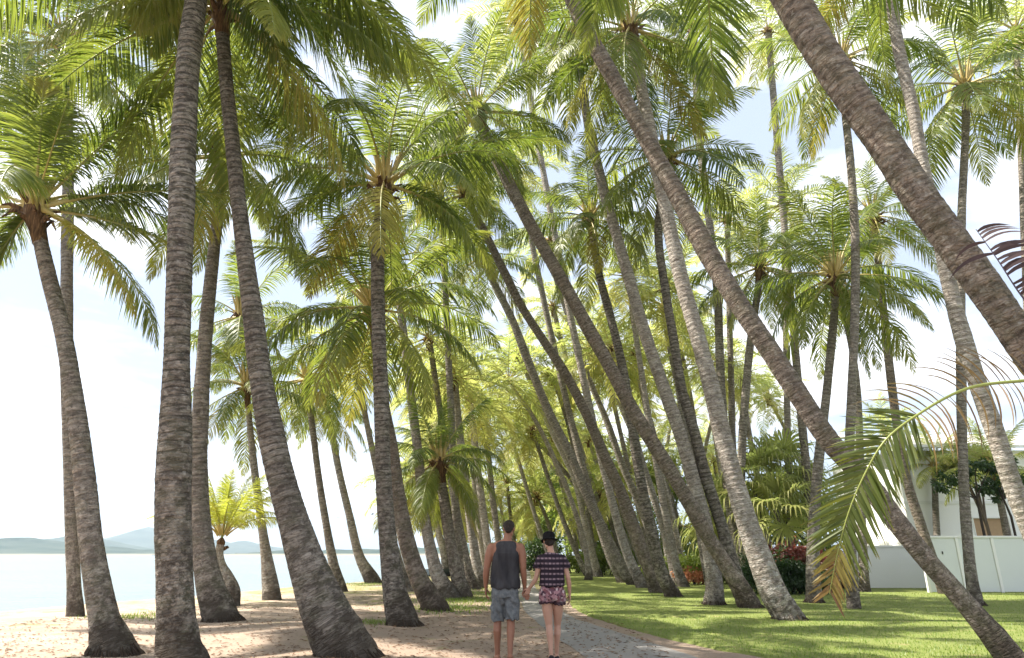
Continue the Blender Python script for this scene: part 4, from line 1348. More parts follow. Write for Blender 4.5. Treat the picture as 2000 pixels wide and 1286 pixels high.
def branching(mb, base, h, r0, tips, rr, mat=0):
    base = np.asarray(base, float)
    fork = base + np.array([rr.uniform(-.1, .1) * h, rr.uniform(-.1, .1) * h, h * 0.42])
    tube(mb, [base + [0, 0, -0.15], base + [0, 0, 0.1], (base + fork) / 2 + [rr.uniform(-.04, .04) * h, 0, 0], fork], np.array([r0 * 1.5, r0 * 1.1, r0 * 0.9, r0 * 0.75]), 9, mat, 0.3)
    for t in tips:
        t = np.asarray(t, float)
        m = fork * 0.5 + t * 0.5 + np.array([rr.uniform(-.06, .06), rr.uniform(-.06, .06), 0.05]) * h
        tube(mb, [fork - (fork - base) * 0.06, m, t], np.array([r0 * 0.6, r0 * 0.38, r0 * 0.12]), 7, mat, 0.3)


def tree(label, cat, x, y, h, cr, leafm, n, size, seed, group=None, trunkr=0.14, name='broadleaf_tree', blobs=7, low=0.35, twig='twig', narrow=0.5):
    r = np.random.default_rng(seed)
    rr = random.Random(seed)
    z = ground_z(x, y)
    root = empty(name, (x, y, z))
    tag(root, label, cat, group)
    cs = []
    for i in range(blobs):
        a = rr.uniform(0, 6.28)
        q = rr.uniform(0.1, 0.75)
        cs.append((math.cos(a) * cr * q, math.sin(a) * cr * q, h * rr.uniform(low, 0.93)))
    mb = MB()
    branching(mb, (0, 0, 0), h, trunkr, cs, rr)
    obj('trunk', mb.mesh('trunk', [M[twig]]), root)
    mb = MB()
    for c in cs:
        b = cr * rr.uniform(0.35, 0.6)
        leaf_blob(mb, c, (b, b, b * rr.uniform(0.6, 0.9)), n // blobs, size, r, narrow=narrow)
    obj('crown', mb.mesh('crown', [leafm], smooth=False), root)
    return root


def shrub(label, cat, x, y, w, d, h, leafm, n, size, seed, group=None, name='shrub', narrow=0.5, blobs=6):
    r = np.random.default_rng(seed)
    rr = random.Random(seed)
    z = ground_z(x, y)
    root = empty(name, (x, y, z))
    tag(root, label, cat, group)
    st, fo = MB(), MB()
    for i in range(blobs):
        c = np.array([rr.uniform(-.5, .5) * w * 0.8, rr.uniform(-.5, .5) * d * 0.8, h * rr.uniform(0.3, 0.7)])
        tube(st, [[c[0] * 0.3, c[1] * 0.3, -0.1], [c[0] * 0.6, c[1] * 0.6, c[2] * 0.5], c], np.array([0.04, 0.03, 0.012]), 6, 0, 0.3)
        leaf_blob(fo, c, (w * 0.32, d * 0.32, h * 0.34), n // blobs, size, r, narrow=narrow)
    obj('stem', st.mesh('stem', [M['darktwig']]), root)
    obj('foliage', fo.mesh('foliage', [leafm], smooth=False), root)
    return root


def fan_leaf(mb, base, direction, plen, R, r, segs=24):
    d = np.asarray(direction, float)
    d /= np.linalg.norm(d)
    side = np.cross(d, [0, 0, 1.0])
    side /= np.linalg.norm(side) + 1e-9
    base = np.asarray(base, float)
    hub = base + d * plen + np.array([0, 0, -0.12 * plen])
    tube(mb, [base, base + d * plen * 0.5 + [0, 0, 0.02], hub], np.array([0.022, 0.016, 0.012]), 5, 1, 0.9)
    f = d + np.array([0, 0, -0.35])
    f /= np.linalg.norm(f)
    up = np.cross(side, f)
    V, F = [], []
    tt = []
    age = r.random()
    for i in range(segs):
        a = (i / (segs - 1) * 2 - 1) * 2.25
        dd = f * math.cos(a) + side * math.sin(a) + up * (0.22 * abs(math.sin(a)) + r.normal(0, 0.05))
        dd /= np.linalg.norm(dd)
        w = np.cross(dd, up)
        w /= np.linalg.norm(w)
        L = R * (0.78 + 0.22 * math.cos(a * 0.6)) * r.uniform(0.88, 1.08)
        p0 = hub
        p1 = hub + dd * L * 0.55
        p2 = p1 + (dd + np.array([0, 0, -0.45])) * L * 0.28
        p3 = p2 + (dd * 0.4 + np.array([0, 0, -1.0])) * L * 0.34
        hw = L * 0.045
        b = len(V)
        V += [p0 - w * .006, p0 + w * .006, p1 - w * hw, p1 + w * hw, p2 - w * hw * .6, p2 + w * hw * .6, p3]
        F.append(([b, b + 1, b + 3, b + 2], [b + 2, b + 3, b + 5, b + 4]))
        tt += [age * 0.8 + 0.1] * 6 + [1.4]
    F3 = [[7 * i + 4, 7 * i + 5, 7 * i + 6] for i in range(segs)]
    n0 = mb.n
    mb.add(np.array(V), np.array([q for p in F for q in p]), 0, np.array(tt))
    # tips reuse the ribbon's own points
    mb.f.setdefault(3, []).append(np.array(F3) + n0)
    mb.m.setdefault(3, []).append(np.zeros(len(F3)))


def fan_palm(label, px, base_py, top_py, Y, R, nl, seed, group='fan palms behind the lawn', tr=0.13):
    p = at(px, 1100, Y)
    x = p.x
    z = ground_z(x, Y)
    zt = at(px, top_py, Y).z
    root = empty('fan_palm', (x, Y, z))
    tag(root, label, 'fan palm', group)
    r = np.random.default_rng(seed)
    h = zt - z
    P = np.array([[0, 0, -0.15], [0, 0, 0.2], [0.05, 0, h * 0.5], [0, 0, h]])
    obj('trunk', trunk_mesh(P, np.array([tr * 1.5, tr * 1.15, tr, tr * 0.9]), 2, seed, M['barkdark']), root, Vector((0, 0, -0.15)))
    mb = MB()
    for i in range(nl):
        a = i * 2.39996 + r.uniform(-.2, .2)
        e = math.radians(82 - 125 * i / nl + r.uniform(-8, 8))
        d = (math.cos(a) * math.cos(e), math.sin(a) * math.cos(e), math.sin(e))
        fan_leaf(mb, (0, 0, h), d, R * r.uniform(0.75, 1.0), R * 0.95, r)
    obj('crown', mb.mesh('crown', [M['fanleaf'], M['stalk']], smooth=False), root)


fan_palm('tallest fan palm of the clump, ragged pale top against the sky', 1545, 1130, 925, 31, 1.5, 17, 1)
fan_palm('fan palm on the left side of the clump, next to the upright slender trunk', 1492, 1130, 945, 30, 1.4, 17, 2)
fan_palm('fan palm on the right side of the clump, its skirt of leaves hanging low', 1590, 1130, 978, 32, 1.35, 17, 3)
fan_palm('lower fan palm at the front of the clump over the dark hedge', 1528, 1130, 998, 28.5, 1.2, 16, 4)
fan_palm('shaggy fan palm glimpsed between slanting trunks left of the clump', 1420, 1130, 1005, 34, 1.4, 30, 5)


def px_x(px, Y):
    return at(px, 1100, Y).x


# hedge and shrubs at the back of the lawn
shrub('dark green clipped hedge under the fan palms', 'hedge', px_x(1545, 25.0), 25.0, 3.3, 1.6, 1.25, M['darkleaf'], 9000, 0.11, 11, name='hedge', blobs=12)
shrub('dark leafy shrub behind the black-footed palm, at the left end of the hedge', 'shrub', px_x(1490, 27), 27, 1.8, 1.4, 1.7, M['darkleaf'], 4200, 0.13, 12)
shrub('dark red-leaved shrub rising over the hedge beside the hanging frond', 'shrub', px_x(1575, 26.6), 26.6, 1.7, 1.2, 1.9, M['redleaf'], 1800, 0.34, 13, narrow=0.22)
shrub('small red-leaved shrub in the middle of the hedge', 'shrub', px_x(1535, 27.2), 27.2, 1.0, 0.9, 1.9, M['redleaf'], 900, 0.30, 14, narrow=0.22)
shrub('low orange-red bush on the lawn between the leaning trunks', 'bush', px_x(1352, 33.0), 33.0, 1.9, 1.2, 0.75, M['orangeleaf'], 1100, 0.17, 15, blobs=9)
shrub('dark bush straight behind the hat of the woman, at the end of the path', 'bush', px_x(1052, 60.0), 60.0, 3.2, 2.2, 3.0, M['darkleaf'], 3500, 0.22, 16)
shrub('pale flowering shrub in front of the house wall behind the hanging frond', 'shrub', px_x(1640, 29), 29, 1.3, 1.0, 1.6, flat_mat('pale_pink_flower', (0.6, 0.42, 0.4), 0.8, var=0.3), 900, 0.12, 17)
trees = [
    ('bright yellow-green tree at the far end of the path above the couple', 1075, 72, 9.0, 4.2, 'leaf', 1),
    ('light green tree left of the far end of the path, over the man\'s head', 1010, 88, 9.0, 4.0, 'leaf', 2),
    ('sunlit tree behind the first trunks of the dense row', 1140, 62, 8.0, 3.6, 'leaf', 3),
    ('broad green tree deep behind the leaning row', 1215, 56, 9.5, 4.0, 'leaf', 4),
    ('rounded tree behind the orange-red bush', 1300, 50, 8.0, 3.4, 'leaf', 5),
    ('leafy tree behind the sunlit pale-footed palm', 1375, 46, 7.5, 3.0, 'leaf', 6),
    ('rounded low tree behind the left of the fan palms', 1450, 44, 5.5, 2.6, 'leaf', 7),
    ('bushy tree behind the right side of the fan palm clump', 1585, 42, 5.0, 2.6, 'leaf', 8),
    ('small tree on the sand side, far behind the yellowing low palm', 905, 98, 7.0, 3.0, 'leaf', 9),
]
for lab, px, Y, h, cr, lm, sd in trees:
    tree(lab, 'tree', px_x(px, Y), Y, h, cr, M[lm], 6500, 0.30 if Y > 55 else 0.24, 100 + sd, group='broadleaf trees closing the grove', blobs=9, low=0.2, trunkr=0.17)
tree('bright yellow-green tree rising beside the white house, above the small dark-stemmed tree', 'tree', px_x(1935, 31), 31.0, 6.6, 1.7, M['fanleaf'], 2600, 0.2, 131, blobs=7, low=0.74, trunkr=0.09)
shr = [(1120, 52, 'low shrub at the foot of the first slim trunks beyond the woman'), (1180, 48, 'green shrub between the pale trunks beyond the lawn shadow'), (1250, 46, 'shrub behind the dark-footed leaning palms'),
       (1318, 40, 'shrub just left of the orange-red bush, in its shade'), (1400, 38, 'leafy shrub behind the sunlit palm foot'), (1440, 33, 'shrub filling the gap left of the hedge')]
for i, (px, Y, lab) in enumerate(shr):
    shrub(lab, 'shrub', px_x(px, Y), Y, 3.2, 1.8, 1.9 if i != 3 else 1.3, M['leaf'], 3600, 0.17, 60 + i, group='shrubs along the back of the lawn')

# ------------------------------------------------------------------ fence, house, small tree at the right
WHITE = flat_mat('white_paint', (0.78, 0.78, 0.76), 0.55, 0.35, 0.03, 1.5)
FENCE = flat_mat('pale_fence_panel', (0.66, 0.69, 0.68), 0.6, 0.3, 0.04, 2.0)


def box_obj(name, parent, x0, x1, y0, y1, z0, z1, mat, bevel=0.008):
    bm = bmesh.new()
    vs = [bm.verts.new(v) for v in box_v(x0, x1, y0, y1, z0, z1)]
    for f in BOXF:
        bm.faces.new([vs[i] for i in f])
    if bevel:
        bmesh.ops.bevel(bm, geom=bm.edges[:], offset=bevel, segments=2, affect='EDGES')
    me = bpy.data.meshes.new(name)
    bm.to_mesh(me)
    bm.free()
    me.materials.append(mat)
    return obj(name, me, parent)


FY = 26.0
f0 = at(1798, 1060, FY)
fence = empty('fence', (f0.x, FY, ground_z(f0.x, FY)))
tag(fence, 'white panelled fence with a top rail behind the palms at the right edge', 'fence')
FH = at(1900, 1047, FY).z - fence.location.z
pitch = 1.32
for i in range(9):
    x = i * pitch
    box_obj('panel', fence, x + 0.06, x + pitch - 0.06, -0.02, 0.02, 0.05, FH - 0.07, FENCE, 0.004)
    box_obj('post', fence, x - 0.055, x + 0.055, -0.055, 0.055, -0.1, FH - 0.075, WHITE)
    if i < 8 or True:
        box_obj('rail', fence, x - (0.06 if i == 0 else 0), x + pitch, -0.075, 0.075, FH - 0.07, FH, WHITE)
for k in range(2):
    box_obj('hinge', fence, 0.72 - 0.02, 0.72 + 0.02, -0.045, -0.022, 0.4 + 0.95 * k, 0.5 + 0.95 * k, flat_mat('dark_metal', (0.04, 0.04, 0.04), 0.5, 0.5), 0.003)

wl = empty('garden_wall', (px_x(1655, 29.5), 29.5, 0))
tag(wl, 'low bright white wall behind the hanging frond, left of the fence', 'wall')
wlen = f0.x - wl.location.x + 0.6
box_obj('wall_face', wl, 0, wlen + 2.5, 0, 0.2, -0.2, 1.62, WHITE, 0.01)
box_obj('coping', wl, -0.04, wlen + 2.54, -0.05, 0.25, 1.623, 1.70, WHITE, 0.01)

hx = px_x(1800, 34)
house = empty('house', (hx, 34.0, 0))
tag(house, 'white rendered house behind the fence, with a tan shuttered window', 'house')
RND = flat_mat('white_render', (0.87, 0.865, 0.85), 0.8, 0.2, 0.03, 0.6, 0.2)


def zat(py, Y=34.0):
    return at(1900, py, Y).z


def ox(px, Y=34.0):
    return at(px, 1000, Y).x - hx


# wall with a real opening for the window
wx0, wx1, wz0, wz1 = ox(1897), ox(1966), zat(1050), zat(1012)
H = zat(880)
bm = MB()
for (a, b, c, d) in [(-0.3, wx0, -0.1, H), (wx1, 11.0, -0.1, H), (wx0, wx1, -0.1, wz0), (wx0, wx1, wz1, H)]:
    bm.add(box_v(a, b, 0, 0.25, c, d), BOXF)
bm.add(box_v(-0.3, 0.0, 0.25, 7.0, -0.1, H), BOXF)
obj('wall', bm.mesh('wall', [RND], smooth=False), house)
box_obj('window', house, wx0 + 0.02, wx1 - 0.02, 0.10, 0.16, wz0 + 0.02, wz1 - 0.02, flat_mat('tan_shutter', (0.40, 0.27, 0.16), 0.7, 0.3, 0.15, 9), 0.005)
box_obj('sill', house, wx0 - 0.06, wx1 + 0.06, -0.06, 0.06, wz0 - 0.06, wz0 - 0.003, WHITE)
rf = MB()
ez = H + 0.003
rf.add(np.array([[-1.2, -0.9, ez], [12, -0.9, ez], [12, 4.0, ez + 1.3], [-1.2, 4.0, ez + 1.3], [-1.2, -0.9, ez + 0.14], [12, -0.9, ez + 0.14], [12, 4.0, ez + 1.44], [-1.2, 4.0, ez + 1.44]]), BOXF)
obj('roof', rf.mesh('roof', [flat_mat('pale_roof', (0.55, 0.52, 0.49), 0.7, 0.3, 0.08, 2)], smooth=False), house)
box_obj('gutter', house, -1.25, 12, -1.02, -0.905, ez, ez + 0.12, WHITE)

box_obj('window_frame', house, wx0 - 0.05, wx0 + 0.018, -0.02, 0.2, wz0, wz1, WHITE, 0.004)
box_obj('window_frame', house, wx1 - 0.018, wx1 + 0.05, -0.02, 0.2, wz0, wz1, WHITE, 0.004)
box_obj('window_frame', house, wx0 - 0.05, wx1 + 0.05, -0.03, 0.2, wz1 - 0.015, wz1 + 0.06, WHITE, 0.004)
box_obj('downpipe', house, 0.25, 0.33, -0.11, -0.03, -0.05, H, WHITE, 0.02)
box_obj('band_course', house, -0.34, 11.0, -0.05, -0.003, zat(985), zat(979), WHITE, 0.004)

# frangipani-like tree before the fence
fx = px_x(1925, 24.0)
root = empty('garden_tree', (fx, 27.2, ground_z(fx, 27.2)))
tag(root, 'small dark-stemmed garden tree with a flat leafy crown in front of the white house', 'tree')
g = root.location
def rel(px, py, Y=27.2):
    p = at(px, py, Y)
    return np.array([p.x - g.x, p.y - g.y, p.z - g.z])
tr = MB()
b0 = rel(1932, 1085)
b0[2] = -0.1
fork = rel(1918, 1025)
tube(tr, [b0, (b0 + fork) / 2, fork, rel(1908, 975)], np.array([0.07, 0.055, 0.05, 0.04]), 8, 0, 0.2)
b1 = rel(1992, 1085, 27.6)
tube(tr, [[b0[0] + .3, 0.1, -0.1], rel(1984, 1050), rel(1975, 1010), rel(1960, 975)], np.array([0.06, 0.05, 0.045, 0.035]), 8, 0, 0.2)
tipsL = [(1850, 935), (1880, 925), (1905, 905), (1935, 912), (1960, 900), (1945, 945), (1975, 930), (1830, 945), (1920, 950), (1950, 965), (1995, 955)]
r = np.random.default_rng(5)
cr = MB()
for i, (px, py) in enumerate(tipsL):
    t = rel(px, py, 27.2 + r.uniform(-0.7, 0.7))
    s_ = rel(1908, 975) if px < 1940 else rel(1960, 975)
    tube(tr, [s_ * 0.97 + fork * 0.03, (s_ + t) / 2 + [0, 0, 0.08], t], np.array([0.032, 0.022, 0.01]), 6, 0, 0.2)
    leaf_blob(cr, t, (0.42, 0.42, 0.26), 190, 0.20, r, narrow=0.42)
obj('trunk', tr.mesh('trunk', [M['darktwig']]), root)
obj('crown', cr.mesh('crown', [M['darkleaf']], smooth=False), root)

# strip of pale paving before the fence
PV = flat_mat('pale_paving', (0.5, 0.47, 0.43), 0.85, 0.2, 0.08, 3)
pa, pb = on_plane(1700, 1146), on_plane(2120, 1160)
mbp = MB()
mbp.add(np.array([[pa.x, pa.y - .2, .06], [pb.x + 6, pb.y - 1.0, .06], [pb.x + 6, pb.y + 0.1, .06], [pa.x, pa.y + 0.7, .06]]), np.array([[0, 1, 2, 3]]))
tag(obj('paved_strip', mbp.mesh('paved_strip', [PV], smooth=False)), kind='structure')

# ------------------------------------------------------------------ near palm just outside the right edge, its frond hanging into view
p_hang = palm('palm mostly beyond the right edge, only its dying low fronds hanging into view',
              [(2560, 1640, 150), (2520, 1400, 120), (2440, 1100, 105), (2360, 860, 95), (2310, 720, 95)],
              cat='palm tree', group=None, lod=1, mat='bark', L=2.2, nfr=0, seed=91, Yb=3.3, dz=0.5, crown=True)
kc = [c for c in p_hang.children if c.name.startswith('crown')][0]
top = p_hang.matrix_basis.translation + kc.location
top = np.array(top)


M['purplestalk'] = flat_mat('dry_purple_rib', (0.05, 0.035, 0.05), 0.5, 0.4, 0.2, 8)
M['greenstalk'] = flat_mat('green_frond_rib', (0.22, 0.25, 0.06), 0.4, 0.4, 0.2, 8)


def hand_frond(name, px_list, Ys, label, pairs, wleaf, lleaf, seed, mat='shaded_oldfrond', **kw):
    P = np.array([np.array(at(px, py, Y)) for (px, py), Y in zip(px_list, Ys)])
    Rr, _ = catmull(P, np.zeros(len(P)), 0.05)
    ho = Rr[-1] - Rr[0]
    mbx = MB()
    sd = kw.pop('side', None)
    if sd is None:
        sd = np.array([-ho[1], ho[0], 0.0])
    more = kw.pop('more', None)
    frond_geo(mbx, Rr - top, sd, 1.0, pairs, wleaf, lleaf, seed, **kw)
    if more:
        frond_geo(mbx, Rr - top, sd, 1.0, rib=False, **more)
    o = obj('frond', mbx.mesh('frond', [M[mat], M['greenstalk' if mat == 'shaded_oldfrond' else 'purplestalk']]), kc)
    if label:
        o['label'] = label
    return o
tY = top[1]
ONLY = -1
_rib = [(2310, 715), (2150, 735), (2000, 744), (1890, 759), (1790, 812), (1728, 862), (1690, 925), (1658, 1000), (1636, 1080), (1620, 1160)]
_ys = [tY, tY - 0.05, tY - 0.1, tY - 0.12, tY - 0.12, tY - 0.1, tY - 0.05, tY, tY + 0.05, tY + 0.1]
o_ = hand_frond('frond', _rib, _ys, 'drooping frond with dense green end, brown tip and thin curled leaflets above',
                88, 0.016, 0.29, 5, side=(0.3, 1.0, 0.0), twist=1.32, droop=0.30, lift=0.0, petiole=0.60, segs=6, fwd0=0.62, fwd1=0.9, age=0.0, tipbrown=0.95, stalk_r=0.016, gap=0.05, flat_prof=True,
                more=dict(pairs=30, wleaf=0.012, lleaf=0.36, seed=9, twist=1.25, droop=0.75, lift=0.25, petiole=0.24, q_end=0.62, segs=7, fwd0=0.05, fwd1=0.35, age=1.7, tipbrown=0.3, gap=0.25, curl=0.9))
hand_frond('frond', [(2310, 715), (2150, 690), (2060, 650), (1995, 578), (1950, 510), (1906, 448)],
           [tY, tY - 0.1, tY - 0.2, tY - 0.25, tY - 0.25, tY - 0.2], 'dark purplish dry frond curling up against the sky', 34, 0.028, 0.42, 6, mat='deadfrond', only=ONLY, side=(0.0, 1.0, 0.25), twist=-1.25, droop=0.45, lift=0.0, petiole=0.42, segs=7, fwd0=-0.1, fwd1=0.35, age=0.3, tipbrown=0.3, stalk_r=0.015, gap=0.2, curl=-1.0, flat_prof=True)
for i, (a, e) in enumerate([(0.2, 50), (-0.4, 60), (-0.6, 20), (0.3, 15)]):
    ec = min(E_CL, key=lambda q: abs(q - e))
    f = obj('frond', get_frond(ec, i % 2, 1), kc, Vector((0, 0, 0.1)))
    f.rotation_euler = (0, math.radians(ec - e), a)
    f.scale = (0.6, 0.6, 0.6)

# ------------------------------------------------------------------ small things on the beach and over the sea
BD = flat_mat('dark_hull_paint', (0.03, 0.045, 0.05), 0.4, 0.5)
bt = on_ground(870, 1126)
dg = empty('dinghy', (bt.x, bt.y, bt.z))
tag(dg, 'small dark dinghy drawn up on the pale sand among the far left trunks', 'boat')
mb = MB()
V, F = [], []
ns, nr = 15, 9
for i in range(ns):
    t = i / (ns - 1)
    w = 0.55 * math.sin(PI * min(1, 0.18 + t * 0.82)) ** 0.6 * (1 if t < 0.9 else 0.6)
    w = 0.56 * (1 - max(0, (t - 0.45) / 0.55) ** 2.2)
    for j in range(nr):
        a = PI * j / (nr - 1)
        V.append((-1.3 + 2.6 * t, math.cos(a) * w, 0.42 - math.sin(a) ** 0.7 * (0.40 - 0.12 * t * t) + 0.14 * t * t))
for i in range(ns - 1):
    for j in range(nr - 1):
        F.append([i * nr + j, i * nr + j + 1, (i + 1) * nr + j + 1, (i + 1) * nr + j])
V = np.array(V)
mb.add(V, np.array(F))
mb.add(V * [0.96, 0.93, 0.95] + [0, 0, 0.03], np.array(F)[:, ::-1])
hull = mb.mesh('hull', [BD])
o = obj('hull', hull, dg)
tm = MB()
tm.add(V[0:nr], np.array([[0, k, k + 1] for k in range(1, nr - 1)]))
obj('transom', tm.mesh('transom', [BD], smooth=False), dg)
for x in (-0.5, 0.35):
    box_obj('thwart', dg, x - 0.11, x + 0.11, -0.46, 0.46, 0.33, 0.36, flat_mat('boat_seat', (0.5, 0.48, 0.44), 0.7), 0.004)
dg.rotation_euler = (0, 0, 0.5)


def bird(px, py, Y, sc, seed, label):
    rr = random.Random(seed)
    c = at(px, py, Y)
    mb = MB()
    tube(mb, np.array([[0, -.22, 0], [0, -.12, 0.01], [0, 0, 0], [0, .13, 0.0], [0, .2, 0.02], [0, .25, 0.0]]) * sc, np.array([.012, .035, .05, .04, .028, .006]) * sc, 8, 0)
    for s in (-1, 1):
        fl = rr.uniform(0.2, 0.7)
        P = np.array([[0.02 * s, 0.05, 0.01], [0.25 * s, 0.09, 0.25 * fl], [0.55 * s, -0.02, 0.28 * fl], [0.25 * s, -0.05, 0.25 * fl], [0.02 * s, -0.07, 0.01]]) * sc
        mb.add(np.concatenate([P, P - [0, 0, .012 * sc]]), np.array([[0, 1, 3, 4], [5, 9, 8, 6]]))
        mb.add(P[[1, 2, 3]], np.array([[0, 1, 2]]))
    o = obj('bird', mb.mesh('bird', [flat_mat('bird_grey', (0.12, 0.12, 0.13), 0.8)], smooth=False), None, c)
    o.rotation_euler = (0.1, 0.2, rr.uniform(0, 6))
    tag(o, label, 'bird', 'small dark birds over the sea')


bird(597, 1010, 60, 0.75, 1, 'tiny dark speck of a bird in the sky just right of the stout leaning palm')
bird(660, 1012, 62, 0.75, 2, 'tiny dark speck of a bird in the sky between the two thin leaning palms')
bird(727, 1005, 64, 0.75, 3, 'tiny dark speck of a bird close left of the dark straight ringed palm')
# ------------------------------------------------------------------ the couple
def ellip(mb, c, r, seg=16, rot=None):
    c = np.asarray(c, float)
    th = np.linspace(0, PI, seg // 2 + 1)[1:-1]
    ph = np.linspace(0, 2 * PI, seg, endpoint=False)
    V = [[0, 0, 1]]
    for t_ in th:
        for p_ in ph:
            V.append([math.sin(t_) * math.cos(p_), math.sin(t_) * math.sin(p_), math.cos(t_)])
    V.append([0, 0, -1])
    V = np.array(V) * np.asarray(r, float)
    if rot is not None:
        V = V @ np.array(rot.to_matrix()).T
    V = V + c
    n = len(th)
    q, tr = [], []
    for k in range(seg):
        tr.append([0, 1 + k, 1 + (k + 1) % seg])
        tr.append([len(V) - 1, 1 + (n - 1) * seg + (k + 1) % seg, 1 + (n - 1) * seg + k])
    for i_ in range(n - 1):
        for k in range(seg):
            a_ = 1 + i_ * seg + k
            b_ = 1 + i_ * seg + (k + 1) % seg
            q.append([a_, a_ + seg, b_ + seg, b_])
    mb.add(V, np.array(q))
    mb.add(V, np.array(tr)) if False else mb.f.setdefault(3, []).append(np.array(tr) + mb.n - len(V))
    mb.m.setdefault(3, []).append(np.zeros(len(tr)))


def limb(mb, pts, rad, sides=12):
    tube(mb, pts, rad, sides)
    for p_, r_ in ((pts[0], rad[0]), (pts[-1], rad[-1])):
        r_ = float(np.mean(r_))
        ellip(mb, p_, (r_, r_, r_), 12)


def loft(mb, rings, sides=24):
    """rings: (cx, cy, cz, rx, ry) bottom to top, closed at both ends"""
    V = []
    ang = np.linspace(0, 2 * PI, sides, endpoint=False)
    for cx, cy, cz, rx, ry in rings:
        e = 0.88
        V += [[cx + rx * np.sign(math.cos(a)) * abs(math.cos(a)) ** e, cy + ry * np.sign(math.sin(a)) * abs(math.sin(a)) ** e, cz] for a in ang]
    n = len(rings)
    V += [[rings[0][0], rings[0][1], rings[0][2]], [rings[-1][0], rings[-1][1], rings[-1][2]]]
    F = [[i_ * sides + k, i_ * sides + (k + 1) % sides, (i_ + 1) * sides + (k + 1) % sides, (i_ + 1) * sides + k] for i_ in range(n - 1) for k in range(sides)]
    T = [[n * sides, (k + 1) % sides, k] for k in range(sides)] + [[n * sides + 1, (n - 1) * sides + k, (n - 1) * sides + (k + 1) % sides] for k in range(sides)]
    mb.add(np.array(V), np.array(F))
    mb.f.setdefault(3, []).append(np.array(T) + mb.n - len(V))
    mb.m.setdefault(3, []).append(np.zeros(len(T)))


def fused(name, mb, mat, parent, voxel=0.008, smooth=6, fold=None):
    me = mb.mesh(name + '_src', [mat])
    tmp = link(bpy.data.objects.new('tmp', me))
    md = tmp.modifiers.new('r', 'REMESH')
    md.mode = 'VOXEL'
    md.voxel_size = voxel
    md.use_smooth_shade = True
    ms = tmp.modifiers.new('s', 'SMOOTH')
    ms.factor = 0.5
    ms.iterations = smooth
    dg_ = bpy.context.evaluated_depsgraph_get()
    out_ = bpy.data.meshes.new_from_object(tmp.evaluated_get(dg_))
    bpy.data.objects.remove(tmp)
    bpy.data.meshes.remove(me)
    out_.name = name
    if fold:
        co_ = np.empty(len(out_.vertices) * 3, np.float32)
        out_.vertices.foreach_get('co', co_)
        co_ = co_.reshape(-1, 3)
        nm = np.array([v.normal[:] for v in out_.vertices])
        d_ = np.array([fold(*c_) for c_ in co_])
        co_ = co_ + nm * d_[:, None]
        out_.vertices.foreach_set('co', co_.ravel().astype(np.float32))
    out_.materials.clear()
    out_.materials.append(mat)
    for p_ in out_.polygons:
        p_.use_smooth = True
    return obj(name, out_, parent)


def skin_mat(name, a, b):
    nt = NT(name)
    nz = nt.noise(nt.n('ShaderNodeTexCoord').outputs['Object'], 9, 3)
    return nt.surf(nt.bsdf(nt.mix(nz, a, b), 0.5, spec=0.35, **{'Subsurface Weight': 0.08, 'Subsurface Radius': (0.02, 0.008, 0.004)}))


def hand(mb, wrist, d, palm, thumb, s=1.0, curl=0.5):
    """wrist point, d: fingers' direction, palm: palm normal, thumb: side the thumb is on"""
    W_, d, palm, th = (np.asarray(v, float) for v in (wrist, d, palm, thumb))
    d = d / np.linalg.norm(d)
    palm = palm - d * palm.dot(d)
    palm /= np.linalg.norm(palm)
    th = th - d * th.dot(d) - palm * th.dot(palm)
    th /= np.linalg.norm(th)
    kn = []
    for i_, (o_, l_) in enumerate([(0.030, 0.088), (0.010, 0.093), (-0.010, 0.089), (-0.029, 0.080)]):
        k_ = W_ + d * l_ * s + th * o_ * s
        kn.append(k_)
        tube(mb, [W_ + th * o_ * 0.5 * s, (W_ + k_) / 2 + th * o_ * 0.25 * s, k_], np.array([[0.014, 0.014], [0.0145, 0.0125], [0.011, 0.0105]]) * s, 8)
    for i_, (k_, fl) in enumerate(zip(kn, [0.074, 0.084, 0.077, 0.060])):
        p_, dd = k_, d
        pts_, rr_ = [k_ - d * 0.01], [0.0100 * s]
        for j_, (fr_l, r_) in enumerate([(0.45, 0.0095), (0.30, 0.0085), (0.25, 0.0068)]):
            c_ = curl * (0.7 + 0.35 * j_) + 0.06 * i_
            dd = dd * math.cos(c_) + palm * math.sin(c_)
            dd /= np.linalg.norm(dd)
            p_ = p_ + dd * fl * fr_l * s
            pts_.append(p_)
            rr_.append(r_ * s)
        limb(mb, pts_, np.array(rr_), 8)
    t0 = W_ + d * 0.022 * s + th * 0.024 * s
    t1 = t0 + (d * 0.6 + th * 0.65 + palm * 0.3) * 0.045 * s
    t2 = t1 + (d * 0.85 + th * 0.1 + palm * 0.5) * 0.032 * s
    t3 = t2 + (d * 0.85 + palm * 0.45 - th * 0.15) * 0.024 * s
    limb(mb, [t0, t1, t2, t3], np.array([0.014, 0.0115, 0.0098, 0.008]) * s, 8)


